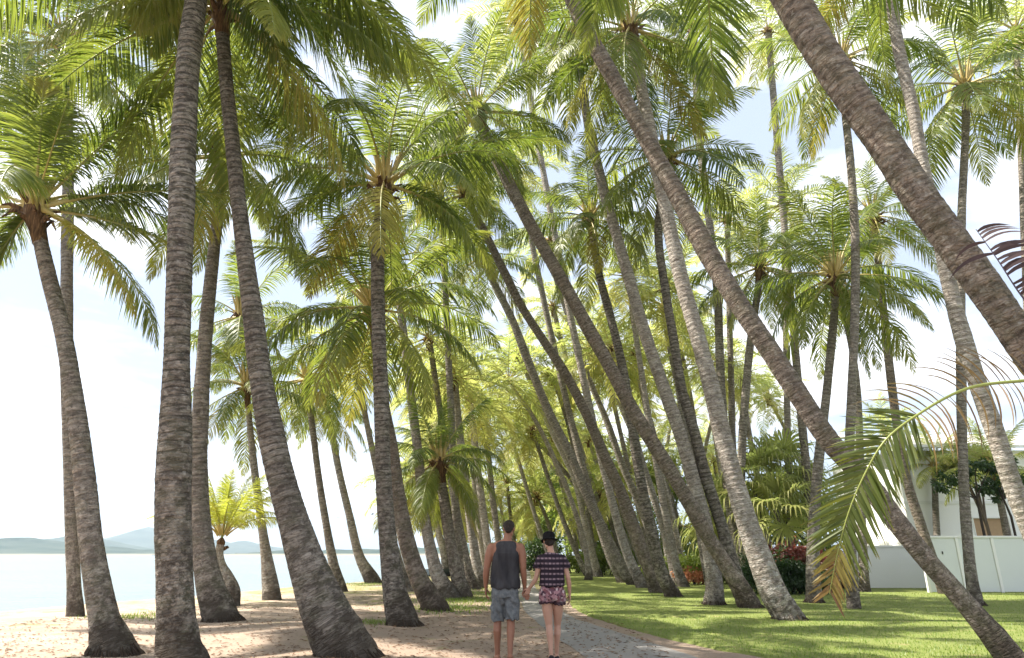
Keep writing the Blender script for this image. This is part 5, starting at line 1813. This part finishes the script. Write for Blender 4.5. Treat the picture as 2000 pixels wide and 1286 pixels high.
def foot(mb, ankle, s=1.0, lift=0.0, yaw=0.0):
    a_ = np.asarray(ankle, float)
    c_, q_ = math.cos(yaw), math.sin(yaw)
    def P_(x, y, z):
        cl, sl_ = math.cos(lift), math.sin(lift)
        # heel lifts about the toe joint at y=0.13
        yy, zz = (y - 0.13) * cl + z * sl_ * -1 * 0 + 0.13, z + max(0, (0.13 - y)) * sl_
        return np.array([a_[0] + x * c_ + yy * q_, a_[1] - x * q_ + yy * c_, zz])
    hs = 1.0
    limb(mb, [P_(0, -0.045, 0.045), P_(0, 0.03, 0.05), P_(0.0, 0.10, 0.035)], np.array([[0.032, 0.036], [0.036, 0.044], [0.042, 0.026]]) * s, 12)
    limb(mb, [P_(0.0, 0.10, 0.032), P_(0, 0.15, 0.022)], np.array([[0.042, 0.024], [0.040, 0.018]]) * s, 12)
    for i_, (x, l_, r_) in enumerate([(-0.028, 0.045, 0.0115), (-0.010, 0.048, 0.0085), (0.006, 0.042, 0.008), (0.020, 0.034, 0.0075), (0.033, 0.025, 0.007)]):
        sx = x if a_[0] > 0 else -x
        limb(mb, [P_(sx, 0.15, 0.016), P_(sx * 1.05, 0.15 + l_, 0.012)], np.array([r_, r_ * 0.9]) * s, 8)
    return P_


def head(mb, c, s=1.0, down=0.2, turn=0.0):
    """c: middle of the skull; face looks to +y, tipped down"""
    from mathutils import Euler
    R_ = Euler((-down, 0, -turn)).to_matrix()
    def q(x, y, z):
        v = R_ @ Vector((x, y, z)) * s
        return np.array(c, float) + np.array(v)
    e_ = Euler((-down, 0, -turn))
    ellip(mb, q(0, -0.012, 0.022), np.array([0.077, 0.094, 0.088]) * s, 20, e_)       # skull
    ellip(mb, q(0, 0.022, -0.028), np.array([0.064, 0.072, 0.082]) * s, 20, e_)       # face
    ellip(mb, q(0, 0.048, -0.083), np.array([0.038, 0.040, 0.028]) * s, 14, e_)       # chin
    ellip(mb, q(-0.035, 0.005, -0.07), np.array([0.026, 0.045, 0.03]) * s, 12, e_)    # jaw
    ellip(mb, q(0.035, 0.005, -0.07), np.array([0.026, 0.045, 0.03]) * s, 12, e_)
    tube(mb, [q(0, 0.088, 0.012), q(0, 0.102, -0.010), q(0, 0.112, -0.028), q(0, 0.095, -0.038)], np.array([0.008, 0.011, 0.014, 0.010]) * s, 8)
    for sx in (-1, 1):
        ellip(mb, q(sx * 0.079, -0.004, -0.005), np.array([0.009, 0.018, 0.030]) * s, 12, e_)
        ellip(mb, q(sx * 0.030, 0.080, 0.022), np.array([0.026, 0.012, 0.009]) * s, 10, e_)   # brow
        ellip(mb, q(sx * 0.031, 0.079, 0.002), np.array([0.014, 0.011, 0.011]) * s, 10, e_)   # eye
        ellip(mb, q(sx * 0.040, 0.066, -0.028), np.array([0.020, 0.018, 0.018]) * s, 10, e_)  # cheek
    tube(mb, [q(-0.024, 0.082, -0.058), q(0, 0.094, -0.056), q(0.024, 0.082, -0.058)], np.array([0.005, 0.009, 0.005]) * s, 8)
    return q, e_


# ---- man
mg = on_ground(986, 1293)
man = empty('person', tuple(mg))
tag(man, 'man walking away in a dark sleeveless top and grey shorts, holding the woman\'s hand', 'person', 'couple walking hand in hand')
SK = skin_mat('tanned_skin', (0.24, 0.105, 0.06), (0.31, 0.145, 0.09))
b = MB()
# torso
loft(b, [(0, 0, 0.84, 0.13, 0.10), (0, 0, 0.92, 0.165, 0.118), (0, 0.0, 1.0, 0.158, 0.105), (0, 0, 1.10, 0.148, 0.098), (0.005, 0, 1.22, 0.172, 0.115), (0.008, 0, 1.34, 0.196, 0.125), (0.01, 0, 1.42, 0.195, 0.112), (0.012, 0, 1.475, 0.165, 0.088), (0.015, 0.005, 1.520, 0.095, 0.072)])
limb(b, [(0.012, 0.0, 1.44), (0.03, 0.012, 1.55), (0.04, 0.03, 1.62)], np.array([[0.085, 0.078], [0.060, 0.060], [0.056, 0.058]]), 14)
for sx in (-1, 1):     # shoulder slope
    limb(b, [(0.01 + sx * 0.03, -0.005, 1.51), (0.01 + sx * 0.12, 0, 1.475), (0.008 + sx * 0.190, 0, 1.435)], np.array([[0.05, 0.05], [0.05, 0.05], [0.058, 0.058]]), 12)
# left arm hangs a little out
limb(b, [(-0.188, 0, 1.44), (-0.228, -0.012, 1.33), (-0.255, -0.02, 1.17)], np.array([0.068, 0.060, 0.043]), 14)
limb(b, [(-0.255, -0.02, 1.17), (-0.264, 0.0, 1.09), (-0.266, 0.04, 0.93)], np.array([0.044, 0.046, 0.028]), 14)
hand(b, (-0.266, 0.042, 0.925), (0.02, 0.16, -1), (1, -0.15, 0), (0.1, 1, 0), 1.02, 0.34)
# right arm to the woman's hand
HM_ = (0.272, 0.045, 0.905)
limb(b, [(0.208, 0, 1.44), (0.238, -0.02, 1.33), (0.252, -0.035, 1.18)], np.array([0.068, 0.060, 0.043]), 14)
limb(b, [(0.248, -0.035, 1.18), (0.258, -0.01, 1.08), HM_], np.array([0.043, 0.043, 0.027]), 14)
hand(b, HM_, (0.28, 0.02, -1), (0.25, -1, 0), (-1, 0, 0), 1.02, 0.62)
# legs: mid-stride, weight on the left, right foot trailing
limb(b, [(-0.085, 0, 0.88), (-0.098, 0.035, 0.70), (-0.100, 0.065, 0.50)], np.array([[0.092, 0.10], [0.080, 0.088], [0.056, 0.060]]), 14)
limb(b, [(-0.100, 0.065, 0.50), (-0.104, 0.035, 0.37), (-0.102, 0.045, 0.20), (-0.100, 0.05, 0.085)], np.array([[0.054, 0.056], [0.056, 0.062], [0.040, 0.043], [0.034, 0.038]]), 14)
limb(b, [(0.085, 0, 0.88), (0.088, 0.0, 0.70), (0.080, 0.02, 0.50)], np.array([[0.092, 0.10], [0.080, 0.088], [0.056, 0.060]]), 14)
limb(b, [(0.082, 0.01, 0.50), (0.078, -0.05, 0.38), (0.072, -0.10, 0.23), (0.070, -0.135, 0.125)], np.array([[0.054, 0.056], [0.056, 0.062], [0.040, 0.043], [0.034, 0.038]]), 14)
foot(b, (-0.100, 0.05, 0.085), 1.0, 0, -0.1)
foot(b, (0.070, -0.135, 0.12), 1.0, 0.22, 0.12)
HC = (0.052, 0.045, 1.695)
q_, e_ = head(b, HC, 1.0, 0.28, 0.1)
fused('body', b, SK, man, 0.0065, 5)
# dark cropped hair
h = MB()
ellip(h, q_(0, -0.018, 0.036), (0.081, 0.094, 0.083), 24, e_)
ellip(h, q_(0, -0.052, -0.005), (0.064, 0.052, 0.060), 20, e_)
ellip(h, q_(0.0, -0.066, -0.045), (0.046, 0.030, 0.034), 16, e_)
ellip(h, q_(0, 0.035, 0.072), (0.062, 0.052, 0.040), 16, e_)

HAIR = flat_mat('dark_hair', (0.022, 0.014, 0.010), 0.6, 0.3, 0.4, 60, 0.6)
fused('hair', h, HAIR, man, 0.007, 3, fold=lambda x, y, z: 0.006 * mnoise.noise(Vector((x * 70, y * 70, z * 50))))


def cloth_mat(name, build, bump=0.25, rough=0.85):
    nt = NT(name)
    oc = nt.n('ShaderNodeTexCoord').outputs['Object']
    c = build(nt, oc)
    weave = nt.noise(oc, 260, 2)
    return nt.surf(nt.bsdf(c, rough, nt.bump(weave, bump, 0.002), 0.15))


TANK = cloth_mat('charcoal_jersey', lambda nt, oc: nt.mix(nt.ramp(nt.noise(nt.vmul(oc, (7, 7, 2.2)), 1, 4), [(0.35, 0.0), (0.7, 1.0)]), (0.022, 0.021, 0.024), (0.065, 0.062, 0.066)))
SHORT = cloth_mat('grey_heather_cloth', lambda nt, oc: nt.mix(nt.ramp(nt.noise(oc, 24, 5, 0.7), [(0.35, 0.0), (0.65, 1.0)]), (0.10, 0.11, 0.12), (0.185, 0.195, 0.20)))
fold_m = lambda x, y, z: (0.016 * math.sin(x * 38 + 5 * mnoise.noise(Vector((x * 5, y * 5, z * 5))) + z * 7) * max(0, 1.4 - z) * 1.3 + 0.010 * mnoise.noise(Vector((x * 9, y * 9, z * 7))) + 0.006) * (1.0 if z < 1.38 else 0.3)
tk = MB()
loft(tk, [(0, -0.002, 0.918, 0.200, 0.150), (0, -0.002, 0.96, 0.204, 0.150), (0, 0, 1.05, 0.194, 0.138), (0, 0, 1.15, 0.188, 0.130), (0.005, 0, 1.25, 0.186, 0.130), (0.008, 0, 1.33, 0.190, 0.137), (0.01, 0, 1.385, 0.180, 0.134), (0.012, 0, 1.43, 0.166, 0.126),
          (0.014, 0, 1.475, 0.156, 0.108), (0.015, 0, 1.500, 0.148, 0.092), (0.016, 0, 1.520, 0.120, 0.078), (0.017, 0, 1.530, 0.095, 0.066)])
fused('tank_top', tk, TANK, man, 0.008, 2, fold=fold_m)
sh = MB()
loft(sh, [(0, 0, 0.80, 0.17, 0.13), (0, 0, 0.86, 0.190, 0.140), (0, 0, 0.93, 0.178, 0.128), (0, 0, 0.975, 0.165, 0.118)])
tube(sh, [(-0.10, 0.065, 0.505), (-0.10, 0.055, 0.56), (-0.096, 0.03, 0.70), (-0.086, 0, 0.86)], np.array([[0.092, 0.098], [0.094, 0.10], [0.098, 0.112], [0.102, 0.125]]), 20)
tube(sh, [(0.092, 0.005, 0.515), (0.092, 0.005, 0.56), (0.092, 0.0, 0.70), (0.086, 0, 0.86)], np.array([[0.094, 0.098], [0.096, 0.10], [0.100, 0.112], [0.102, 0.125]]), 20)
fused('shorts', sh, SHORT, man, 0.008, 2, fold=lambda x, y, z: 0.012 * math.sin(x * 50 + z * 18 + 4 * mnoise.noise(Vector((x * 8, y * 8, z * 8)))) * (0.4 + 0.6 * (z < 0.8)) + 0.012 * mnoise.noise(Vector((x * 11, y * 11, z * 8))))
RUB = flat_mat('red_brown_rubber', (0.16, 0.06, 0.045), 0.7)
for (cx, cy, lz) in ((-0.100, 0.05, 0.0), (0.070, -0.135, 0.055)):
    s_ = MB()
    V0 = []
    for zz in (0.0, 0.014):
        for a in np.linspace(0, 2 * PI, 28, endpoint=False):
            yy = 0.075 + 0.142 * math.cos(a)
            xx = 0.048 * math.sin(a) * (1.0 - 0.15 * (math.cos(a) < 0))
            V0.append([cx + xx, cy + yy, zz - 0.012 + lz * max(0, (0.13 - yy)) / 0.18])
    k = np.arange(28)
    s_.add(np.array(V0), np.stack([k, (k + 1) % 28, 28 + (k + 1) % 28, 28 + k], 1))
    s_.f.setdefault(28, []).append(np.array([list(range(28, 56)), list(range(27, -1, -1))]))
    s_.m.setdefault(28, []).append(np.zeros(2))
    zt_ = 0.062
    for sx in (-1, 1):
        tube(s_, [(cx + sx * 0.040, cy + 0.03, 0.0 + lz * 0.5), (cx + sx * 0.034, cy + 0.07, 0.045 + lz * 0.3), (cx + 0.0, cy + 0.145, 0.042)], np.array([[0.008, 0.004]] * 3), 6)
    obj('sandal', s_.mesh('sandal', [RUB], smooth=False), man)

# ---- woman
wg = on_ground(1081, 1293)
wom = empty('person', tuple(wg))
tag(wom, 'woman walking away in a black brimmed hat, striped dark blouse and short patterned shorts', 'person', 'couple walking hand in hand')
SK2 = skin_mat('fair_skin', (0.42, 0.23, 0.16), (0.50, 0.29, 0.21))
b = MB()
loft(b, [(0, 0, 0.74, 0.125, 0.10), (0, -0.005, 0.82, 0.165, 0.122), (0, 0, 0.90, 0.160, 0.110), (0, 0, 0.99, 0.122, 0.085), (0, 0, 1.08, 0.126, 0.088), (0, 0, 1.18, 0.145, 0.10), (0, 0, 1.27, 0.150, 0.092), (-0.002, 0, 1.325, 0.125, 0.072), (-0.004, 0.003, 1.36, 0.075, 0.058)])
limb(b, [(-0.002, 0.0, 1.30), (-0.012, 0.008, 1.40), (-0.022, 0.022, 1.46)], np.array([[0.068, 0.062], [0.046, 0.047], [0.044, 0.046]]), 14)
for sx in (-1, 1):
    limb(b, [(sx * 0.025, 0, 1.345), (sx * 0.09, 0, 1.32), (sx * 0.148, 0, 1.295)], np.array([0.036, 0.038, 0.044]), 12)
# left arm to the man's hand
dx = mg.x - wg.x
dy = mg.y - wg.y
HW = (dx + HM_[0] + 0.062, dy + HM_[1] - 0.040, 0.912)
limb(b, [(-0.150, 0, 1.29), (-0.185, -0.02, 1.19), (-0.212, -0.03, 1.075)], np.array([0.045, 0.040, 0.033]), 14)
limb(b, [(-0.212, -0.03, 1.075), (-0.235, -0.02, 1.01), HW], np.array([0.033, 0.033, 0.022]), 14)
hand(b, HW, (-0.45, 0.02, -1), (-0.25, 1, 0), (-1, 0, 0.2), 0.9, 0.62)
# right arm swings free
limb(b, [(0.150, 0, 1.29), (0.188, -0.02, 1.18), (0.218, -0.035, 1.055)], np.array([0.045, 0.040, 0.033]), 14)
limb(b, [(0.218, -0.035, 1.055), (0.232, -0.02, 0.97), (0.240, 0.015, 0.84)], np.array([0.033, 0.033, 0.022]), 14)
hand(b, (0.240, 0.017, 0.835), (0.0, 0.15, -1), (-1, -0.15, 0), (-0.1, 1, 0), 0.9, 0.34)
# legs, narrow walking line, right leg leading
limb(b, [(-0.078, 0, 0.80), (-0.068, -0.01, 0.62), (-0.052, -0.02, 0.45)], np.array([[0.084, 0.09], [0.070, 0.078], [0.048, 0.052]]), 14)
limb(b, [(-0.052, -0.02, 0.45), (-0.046, -0.065, 0.34), (-0.038, -0.10, 0.20), (-0.034, -0.125, 0.11)], np.array([[0.046, 0.048], [0.047, 0.054], [0.033, 0.036], [0.028, 0.032]]), 14)
limb(b, [(0.078, 0, 0.80), (0.075, 0.045, 0.62), (0.068, 0.085, 0.45)], np.array([[0.084, 0.09], [0.070, 0.078], [0.048, 0.052]]), 14)
limb(b, [(0.068, 0.085, 0.45), (0.062, 0.06, 0.33), (0.052, 0.075, 0.18), (0.050, 0.085, 0.08)], np.array([[0.046, 0.048], [0.047, 0.054], [0.033, 0.036], [0.028, 0.032]]), 14)
foot(b, (-0.034, -0.125, 0.11), 0.88, 0.2, -0.05)
foot(b, (0.050, 0.085, 0.08), 0.88, 0.0, 0.05)
HC2 = (-0.032, 0.03, 1.525)
q_, e_ = head(b, HC2, 0.93, 0.22, -0.25)
fused('body', b, SK2, wom, 0.006, 5)
h = MB()      # dark hair gathered under the hat
ellip(h, q_(0, -0.03, 0.01), (0.076, 0.080, 0.085), 22, e_)
ellip(h, q_(0.01, -0.085, -0.045), (0.034, 0.030, 0.034), 14, e_)
fused('hair', h, HAIR, wom, 0.007, 2, fold=lambda x, y, z: 0.003 * mnoise.noise(Vector((x * 80, y * 80, z * 60))))
ht = MB()
R_ = e_.to_matrix()
ang = np.linspace(0, 2 * PI, 40, endpoint=False)
rings = []
prof = [(0.092, 0.026), (0.094, 0.050), (0.090, 0.090), (0.078, 0.118), (0.050, 0.132), (0.004, 0.135)]
rings_out = [(0.128, 0.006), (0.132, 0.012)] + prof
V0 = []
for (rr_, zz) in rings_out:
    for a in ang:
        wob = 0.006 * math.sin(2 * a + 0.6) if rr_ > 0.11 else 0
        v = R_ @ Vector((rr_ * math.cos(a) * 0.93, rr_ * math.sin(a) * 1.05 - 0.012, zz + wob)) * 0.97
        V0.append(np.array(HC2) + np.array(v))
inn = [(0.090, 0.022), (0.126, 0.002)]
for (rr_, zz) in inn:
    for a in ang:
        wob = 0.006 * math.sin(2 * a + 0.6) if rr_ > 0.11 else 0
        v = R_ @ Vector((rr_ * math.cos(a) * 0.93, rr_ * math.sin(a) * 1.05 - 0.012, zz + wob)) * 0.97
        V0.append(np.array(HC2) + np.array(v))
k = np.arange(40)
nr = len(rings_out)
FF = [np.stack([i_ * 40 + k, i_ * 40 + (k + 1) % 40, (i_ + 1) * 40 + (k + 1) % 40, (i_ + 1) * 40 + k], 1) for i_ in range(nr - 1)]
FF.append(np.stack([nr * 40 + k, nr * 40 + (k + 1) % 40, (nr + 1) * 40 + (k + 1) % 40, (nr + 1) * 40 + k], 1))
FF.append(np.stack([(nr + 1) * 40 + k, (nr + 1) * 40 + (k + 1) % 40, (k + 1) % 40, k], 1))
ht.add(np.array(V0), np.concatenate(FF))
obj('hat', ht.mesh('hat', [flat_mat('black_felt', (0.010, 0.009, 0.010), 0.9, 0.1, 0.2, 20)]), wom)


def plaid(nt, oc):
    x = nt.n('ShaderNodeSeparateXYZ', {0: oc})
    z = nt.math('FRACT', nt.math('MULTIPLY', x.outputs[2], 15.0))
    line = nt.ramp(z, [(0.0, 0.0), (0.28, 0.0), (0.36, 1.0), (0.62, 1.0), (0.7, 0.0)])
    xx = nt.math('FRACT', nt.math('MULTIPLY', x.outputs[0], 19.0))
    l2 = nt.ramp(xx, [(0.0, 0.2), (0.25, 1.0), (0.65, 1.0), (0.9, 0.2)])
    k_ = nt.math('MULTIPLY', line, nt.math('MULTIPLY', l2, nt.ramp(nt.noise(oc, 30, 3), [(0.3, 0.35), (0.6, 1.0)])))
    c = nt.mix(nt.math('MULTIPLY', k_, 0.8), (0.024, 0.016, 0.024), (0.34, 0.24, 0.27))
    return c


def floral(nt, oc):
    v = nt.n('ShaderNodeTexVoronoi', {'Vector': oc, 'Scale': 34.0}).outputs['Color']
    s_ = nt.n('ShaderNodeSeparateColor', {0: v})
    c = nt.ramp(s_.outputs[0], [(0.0, (0.05, 0.03, 0.045)), (0.3, (0.20, 0.08, 0.09)), (0.55, (0.38, 0.22, 0.24)), (0.78, (0.12, 0.06, 0.08)), (0.92, (0.52, 0.40, 0.40))])
    x = nt.n('ShaderNodeSeparateXYZ', {0: oc}).outputs[2]
    hem = nt.ramp(x, [(0.742, 1.0), (0.752, 0.0)])
    return nt.mix(nt.math('MULTIPLY', hem, 0.8), c, (0.018, 0.012, 0.02))


fold_w = lambda x, y, z: 0.014 * math.sin(x * 52 + 6 * mnoise.noise(Vector((x * 5, y * 5, z * 5)))) * max(0, 1.3 - z) * 1.6 + 0.014 * mnoise.noise(Vector((x * 10, y * 10, z * 7)))
bl = MB()
loft(bl, [(0, 0, 0.935, 0.176, 0.138), (0, 0, 0.965, 0.182, 0.142), (0, 0, 1.02, 0.178, 0.134), (0, 0, 1.12, 0.172, 0.124), (0, 0, 1.20, 0.172, 0.122), (0, 0, 1.27, 0.168, 0.110), (-0.002, 0, 1.325, 0.140, 0.088), (-0.003, 0, 1.358, 0.105, 0.066), (-0.003, 0.002, 1.372, 0.085, 0.056)])
for sx in (-1, 1):
    tube(bl, [(sx * 0.10, 0, 1.30), (sx * 0.155, -0.005, 1.285), (sx * 0.188, -0.012, 1.235), (sx * 0.208, -0.016, 1.165)], np.array([[0.06, 0.07], [0.062, 0.074], [0.060, 0.072], [0.062, 0.070]]), 18)
fused('blouse', bl, cloth_mat('plaid_cotton', plaid), wom, 0.0075, 2, fold=fold_w)
sh = MB()
loft(sh, [(0, 0, 0.735, 0.13, 0.10), (0, -0.004, 0.78, 0.17, 0.138), (0, -0.005, 0.82, 0.184, 0.144), (0, -0.003, 0.86, 0.182, 0.142), (0, 0, 0.92, 0.160, 0.118), (0, 0, 0.975, 0.142, 0.105)])
tube(sh, [(-0.082, -0.008, 0.715), (-0.084, -0.005, 0.75), (-0.082, 0, 0.84)], np.array([[0.098, 0.108], [0.10, 0.112], [0.098, 0.122]]), 20)
tube(sh, [(0.082, 0.022, 0.715), (0.084, 0.015, 0.75), (0.082, 0, 0.84)], np.array([[0.098, 0.108], [0.10, 0.112], [0.098, 0.122]]), 20)
fused('shorts', sh, cloth_mat('patterned_rayon', floral), wom, 0.007, 2, fold=lambda x, y, z: 0.008 * math.sin(math.atan2(y, abs(x) - 0.08) * 9 + 3) * max(0, 0.86 - z) * 5 + 0.005 * mnoise.noise(Vector((x * 14, y * 14, z * 10))))
SHOE = flat_mat('black_canvas_shoe', (0.02, 0.018, 0.02), 0.7)
for (cx, cy, lz) in ((-0.034, -0.125, 0.2), (0.050, 0.085, 0.0)):
    s_ = MB()
    for (y0, y1, r0, r1, z0, z1) in ((-0.048, 0.03, (0.036, 0.034), (0.040, 0.036), 0.036, 0.036), (0.03, 0.12, (0.040, 0.036), (0.042, 0.028), 0.036, 0.028), (0.12, 0.175, (0.042, 0.028), (0.030, 0.020), 0.028, 0.022)):
        u0, u1 = max(0, 0.13 - y0) * math.sin(lz), max(0, 0.13 - y1) * math.sin(lz)
        limb(s_, [(cx, cy + y0, z0 + u0), (cx, cy + y1, z1 + u1)], np.array([r0, r1]), 14)
    fused('shoe', s_, SHOE, wom, 0.006, 2)
# ------------------------------------------------------------------ sky, sun, camera
SUN_EL, SUN_AZ = 57.0, -80.0        # azimuth from straight ahead, negative = left
w = bpy.data.worlds.new("World")
SC.world = w
w.use_nodes = True
t = w.node_tree
t.nodes.clear()
sky = t.nodes.new('ShaderNodeTexSky')
sky.sky_type = 'NISHITA'
sky.sun_disc = False
sky.sun_elevation = math.radians(SUN_EL)
sky.sun_rotation = math.radians(SUN_AZ)
sky.air_density = 1.0
sky.dust_density = 1.5
sky.ozone_density = 1.0
tc = t.nodes.new('ShaderNodeTexCoord')
mp = t.nodes.new('ShaderNodeMapping')
mp.inputs['Scale'].default_value = (1.6, 1.6, 5.5)
mp.inputs['Location'].default_value = (0.35, 0.1, 0.62)
nz = t.nodes.new('ShaderNodeTexNoise')
nz.inputs['Scale'].default_value = 1.5
nz.inputs['Detail'].default_value = 7
nz.inputs['Roughness'].default_value = 0.52
rp = t.nodes.new('ShaderNodeValToRGB')
rp.color_ramp.elements[0].position = 0.455
rp.color_ramp.elements[1].position = 0.60
mx = t.nodes.new('ShaderNodeMix')
mx.data_type = 'RGBA'
mx.inputs[7].default_value = (6.0, 6.1, 6.4, 1)
bg = t.nodes.new('ShaderNodeBackground')
bg.inputs[1].default_value = 0.105
out = t.nodes.new('ShaderNodeOutputWorld')
t.links.new(tc.outputs['Generated'], mp.inputs[0])
t.links.new(mp.outputs[0], nz.inputs['Vector'])
t.links.new(nz.outputs[0], rp.inputs[0])
mr = t.nodes.new('ShaderNodeMapRange')
mr.inputs[3].default_value = 0.0
mr.inputs[4].default_value = 1.0
t.links.new(rp.outputs[0], mr.inputs[0])
t.links.new(mr.outputs[0], mx.inputs[0])
m0 = t.nodes.new('ShaderNodeMix')
m0.data_type = 'RGBA'
m0.inputs[0].default_value = 0.8
m0.inputs[7].default_value = (2.9, 3.3, 4.1, 1)
t.links.new(sky.outputs[0], m0.inputs[6])
t.links.new(m0.outputs[2], mx.inputs[6])
t.links.new(mx.outputs[2], bg.inputs[0])
t.links.new(bg.outputs[0], out.inputs[0])

sl = bpy.data.lights.new('sun', 'SUN')
sl.energy = 5.0
sl.angle = math.radians(0.5)
sl.color = (1.0, 0.94, 0.84)
so = bpy.data.objects.new('sun', sl)
link(so)
el, az = math.radians(SUN_EL), math.radians(SUN_AZ)
dirv = Vector((math.sin(az) * math.cos(el), math.cos(az) * math.cos(el), math.sin(el)))
so.rotation_euler = dirv.to_track_quat('Z', 'Y').to_euler()
so.location = dirv * 60

cam = bpy.data.cameras.new('camera')
cam.sensor_width = 36
cam.lens = 36 * FPX / 2000
cam.clip_end = 20000
co = bpy.data.objects.new('camera', cam)
link(co)
co.location = (0, 0, CAM_H)
co.rotation_euler = (PI / 2 + TILT, 0, 0)
SC.camera = co
SC.view_settings.view_transform = 'Standard'
SC.view_settings.look = 'None'
SC.view_settings.exposure = 1.42
SC.view_settings.gamma = 1.0
SC.cycles.max_bounces = 7
SC.cycles.diffuse_bounces = 4
SC.cycles.transmission_bounces = 4
SC.cycles.transparent_max_bounces = 4

# the humid air over the bay
hz = NT('humid_air')
hv = hz.n('ShaderNodeVolumePrincipled', {'Density': 0.00017, 'Color': (0.72, 0.87, 1.0), 'Anisotropy': 0.3})
hz.t.links.new(hv.outputs[0], hz.out.inputs['Volume'])
hb = MB()
hb.add(box_v(-5200, 3000, -120, 5300, -8, 260), BOXF)
tag(obj('haze', hb.mesh('haze', [hz.m], smooth=False)), kind='stuff')
